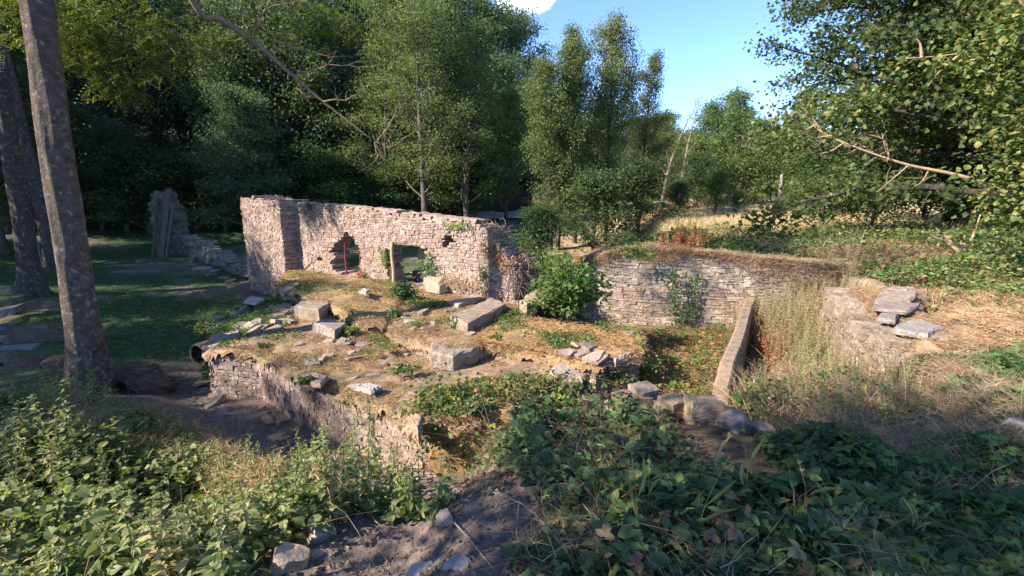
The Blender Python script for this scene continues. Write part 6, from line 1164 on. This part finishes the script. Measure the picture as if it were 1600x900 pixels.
# ---- forked dead branch under the spreading tree
a = G(1500, 398); m = MB()
for q in ([(1500, 395), (1478, 378), (1440, 362)], [(1500, 395), (1480, 372), (1462, 356)], [(1505, 395), (1520, 370), (1532, 335)], [(1500, 392), (1503, 378), (1508, 368)]):
    m.add(*tube(smoothline([aty(x, y, a[1]+.1*k) for k, (x, y) in enumerate(q)], 5), [.045, .015], 6), c=(.42, .27, .18))
tag(m.obj('forked_branch', M_twig, smooth=True), 'forked dead branch sticking up in front of the dark hollow under the maple', 'branch')
# ---- near tree at the right: sloping bare bough and yellow green leaves at the edge
f = np.array((12.6, 8.4, g1(12.6, 8.4)-.1)); t = empty('field_maple', tuple(f), 'near tree leaning in from the right edge with a long bare sloping bough', 'tree'); random.seed(61); rng = np.random.default_rng(61)
m = MB(); trk = smoothline([f, f+np.array((-.1, .2, 2.0)), f+np.array((-.5, .3, 4.5)), f+np.array((-.6, .1, 7))], 6); m.add(*tube(trk-f, [.26, .12], 10, rough=.1), c=(.2, .16, .12)); m.obj('trunk', M_bark, t, smooth=True)
m = MB(); WB2 = (.36, .25, .165); st_ = trk[8]
bb = smoothline([st_, aty(1640, 322, 8.8), aty(1575, 302, 9.0), aty(1500, 275, 9.2), aty(1420, 258, 9.4), aty(1350, 235, 9.6), aty(1285, 207, 9.8), aty(1268, 190, 9.9)], 6); m.add(*tube(bb-f, [.06, .045, .02, .008], 7, rough=.15), c=WB2)
for pl_ in ([(1420, 258, 9.4), (1400, 275, 9.4), (1370, 300, 9.3)], [(1390, 250, 9.5), (1385, 225, 9.5), (1370, 210, 9.5)], [(1390, 250, 9.5), (1382, 228, 9.4), (1378, 208, 9.4)], [(1320, 222, 9.7), (1300, 235, 9.7), (1280, 240, 9.7)], [(1300, 212, 9.7), (1270, 215, 9.8), (1255, 208, 9.9)], [(1340, 232, 9.6), (1325, 240, 9.6)], [(1450, 268, 9.3), (1440, 285, 9.2), (1430, 290, 9.2)], [(1285, 207, 9.8), (1262, 175, 9.9), (1238, 160, 10)], [(1275, 195, 9.8), (1250, 205, 9.9), (1220, 200, 10)]):
    pp3 = smoothline([aty(*q) for q in pl_], 5); m.add(*tube(pp3-f, [.015, .006], 4, False), c=WB2)
    for k in range(3): b2 = branch_line(pp3[(3+2*k) % len(pp3)], (random.gauss(-.4, .6), random.gauss(0, .5), random.gauss(.2, .7)), random.uniform(.2, .45), 4, .2, .1); m.add(*tube(b2-f, [.007, .003], 3, False), c=WB2)
for pl_ in ([(1640, 40, 8.4), (1560, 70, 8.5), (1490, 85, 8.7), (1410, 92, 8.9)], [(1500, 85, 8.6), (1470, 110, 8.8), (1450, 135, 9)], [(1440, 90, 8.8), (1438, 70, 8.8), (1432, 60, 8.8)], [(1640, 110, 8), (1560, 90, 8.3), (1480, 100, 8.8)], [(1660, 20, 8), (1600, 10, 8), (1590, -20, 8)]):
    pp3 = smoothline([aty(*q) for q in pl_], 5); m.add(*tube(pp3-f, [.028, .008], 5, False), c=WB2)
m.obj('bough', M_twig, t, smooth=True)
m = MB()
for (x, y, yy, s, n) in [(a_, b_, c_, d_, int(e_*1.7)) for (a_, b_, c_, d_, e_) in [(1590, 60, 8.2, .35, 170), (1560, 80, 8.4, .3, 150), (1520, 75, 8.6, .28, 100), (1580, 120, 8.2, .35, 180), (1600, 180, 8.0, .35, 170), (1600, 240, 8.0, .35, 180), (1590, 300, 8.2, .3, 160), (1560, 330, 8.5, .25, 80), (1600, 350, 8.2, .3, 140), (1480, 100, 8.8, .22, 60), (1540, 110, 8.6, .3, 90), (1620, 20, 8, .4, 170), (1640, 120, 8, .5, 260), (1650, 220, 8, .5, 260), (1650, 320, 8, .5, 260), (1400, 110, 9.2, .25, 50), (1350, 150, 9.6, .35, 90), (1300, 170, 9.8, .4, 120), (1240, 190, 10, .4, 120), (1580, 200, 8.5, .3, 90), (1700, 0, 8, .8, 300), (1560, 270, 8.6, .25, 60), (1300, 290, 9.6, .2, 50), (1210, 220, 10.1, .3, 70)]]:
    P = aty(x, y, yy)+rng.normal(size=(n, 3))*np.array((s, s, s*.7)); single(m, P-f, .08, [(.12, .17, .05), (.17, .21, .06), (.08, .13, .04), (.25, .23, .08)], .9, tmpl=LEAF7, width=1.5)
m.obj('crown', M_leaf, t)
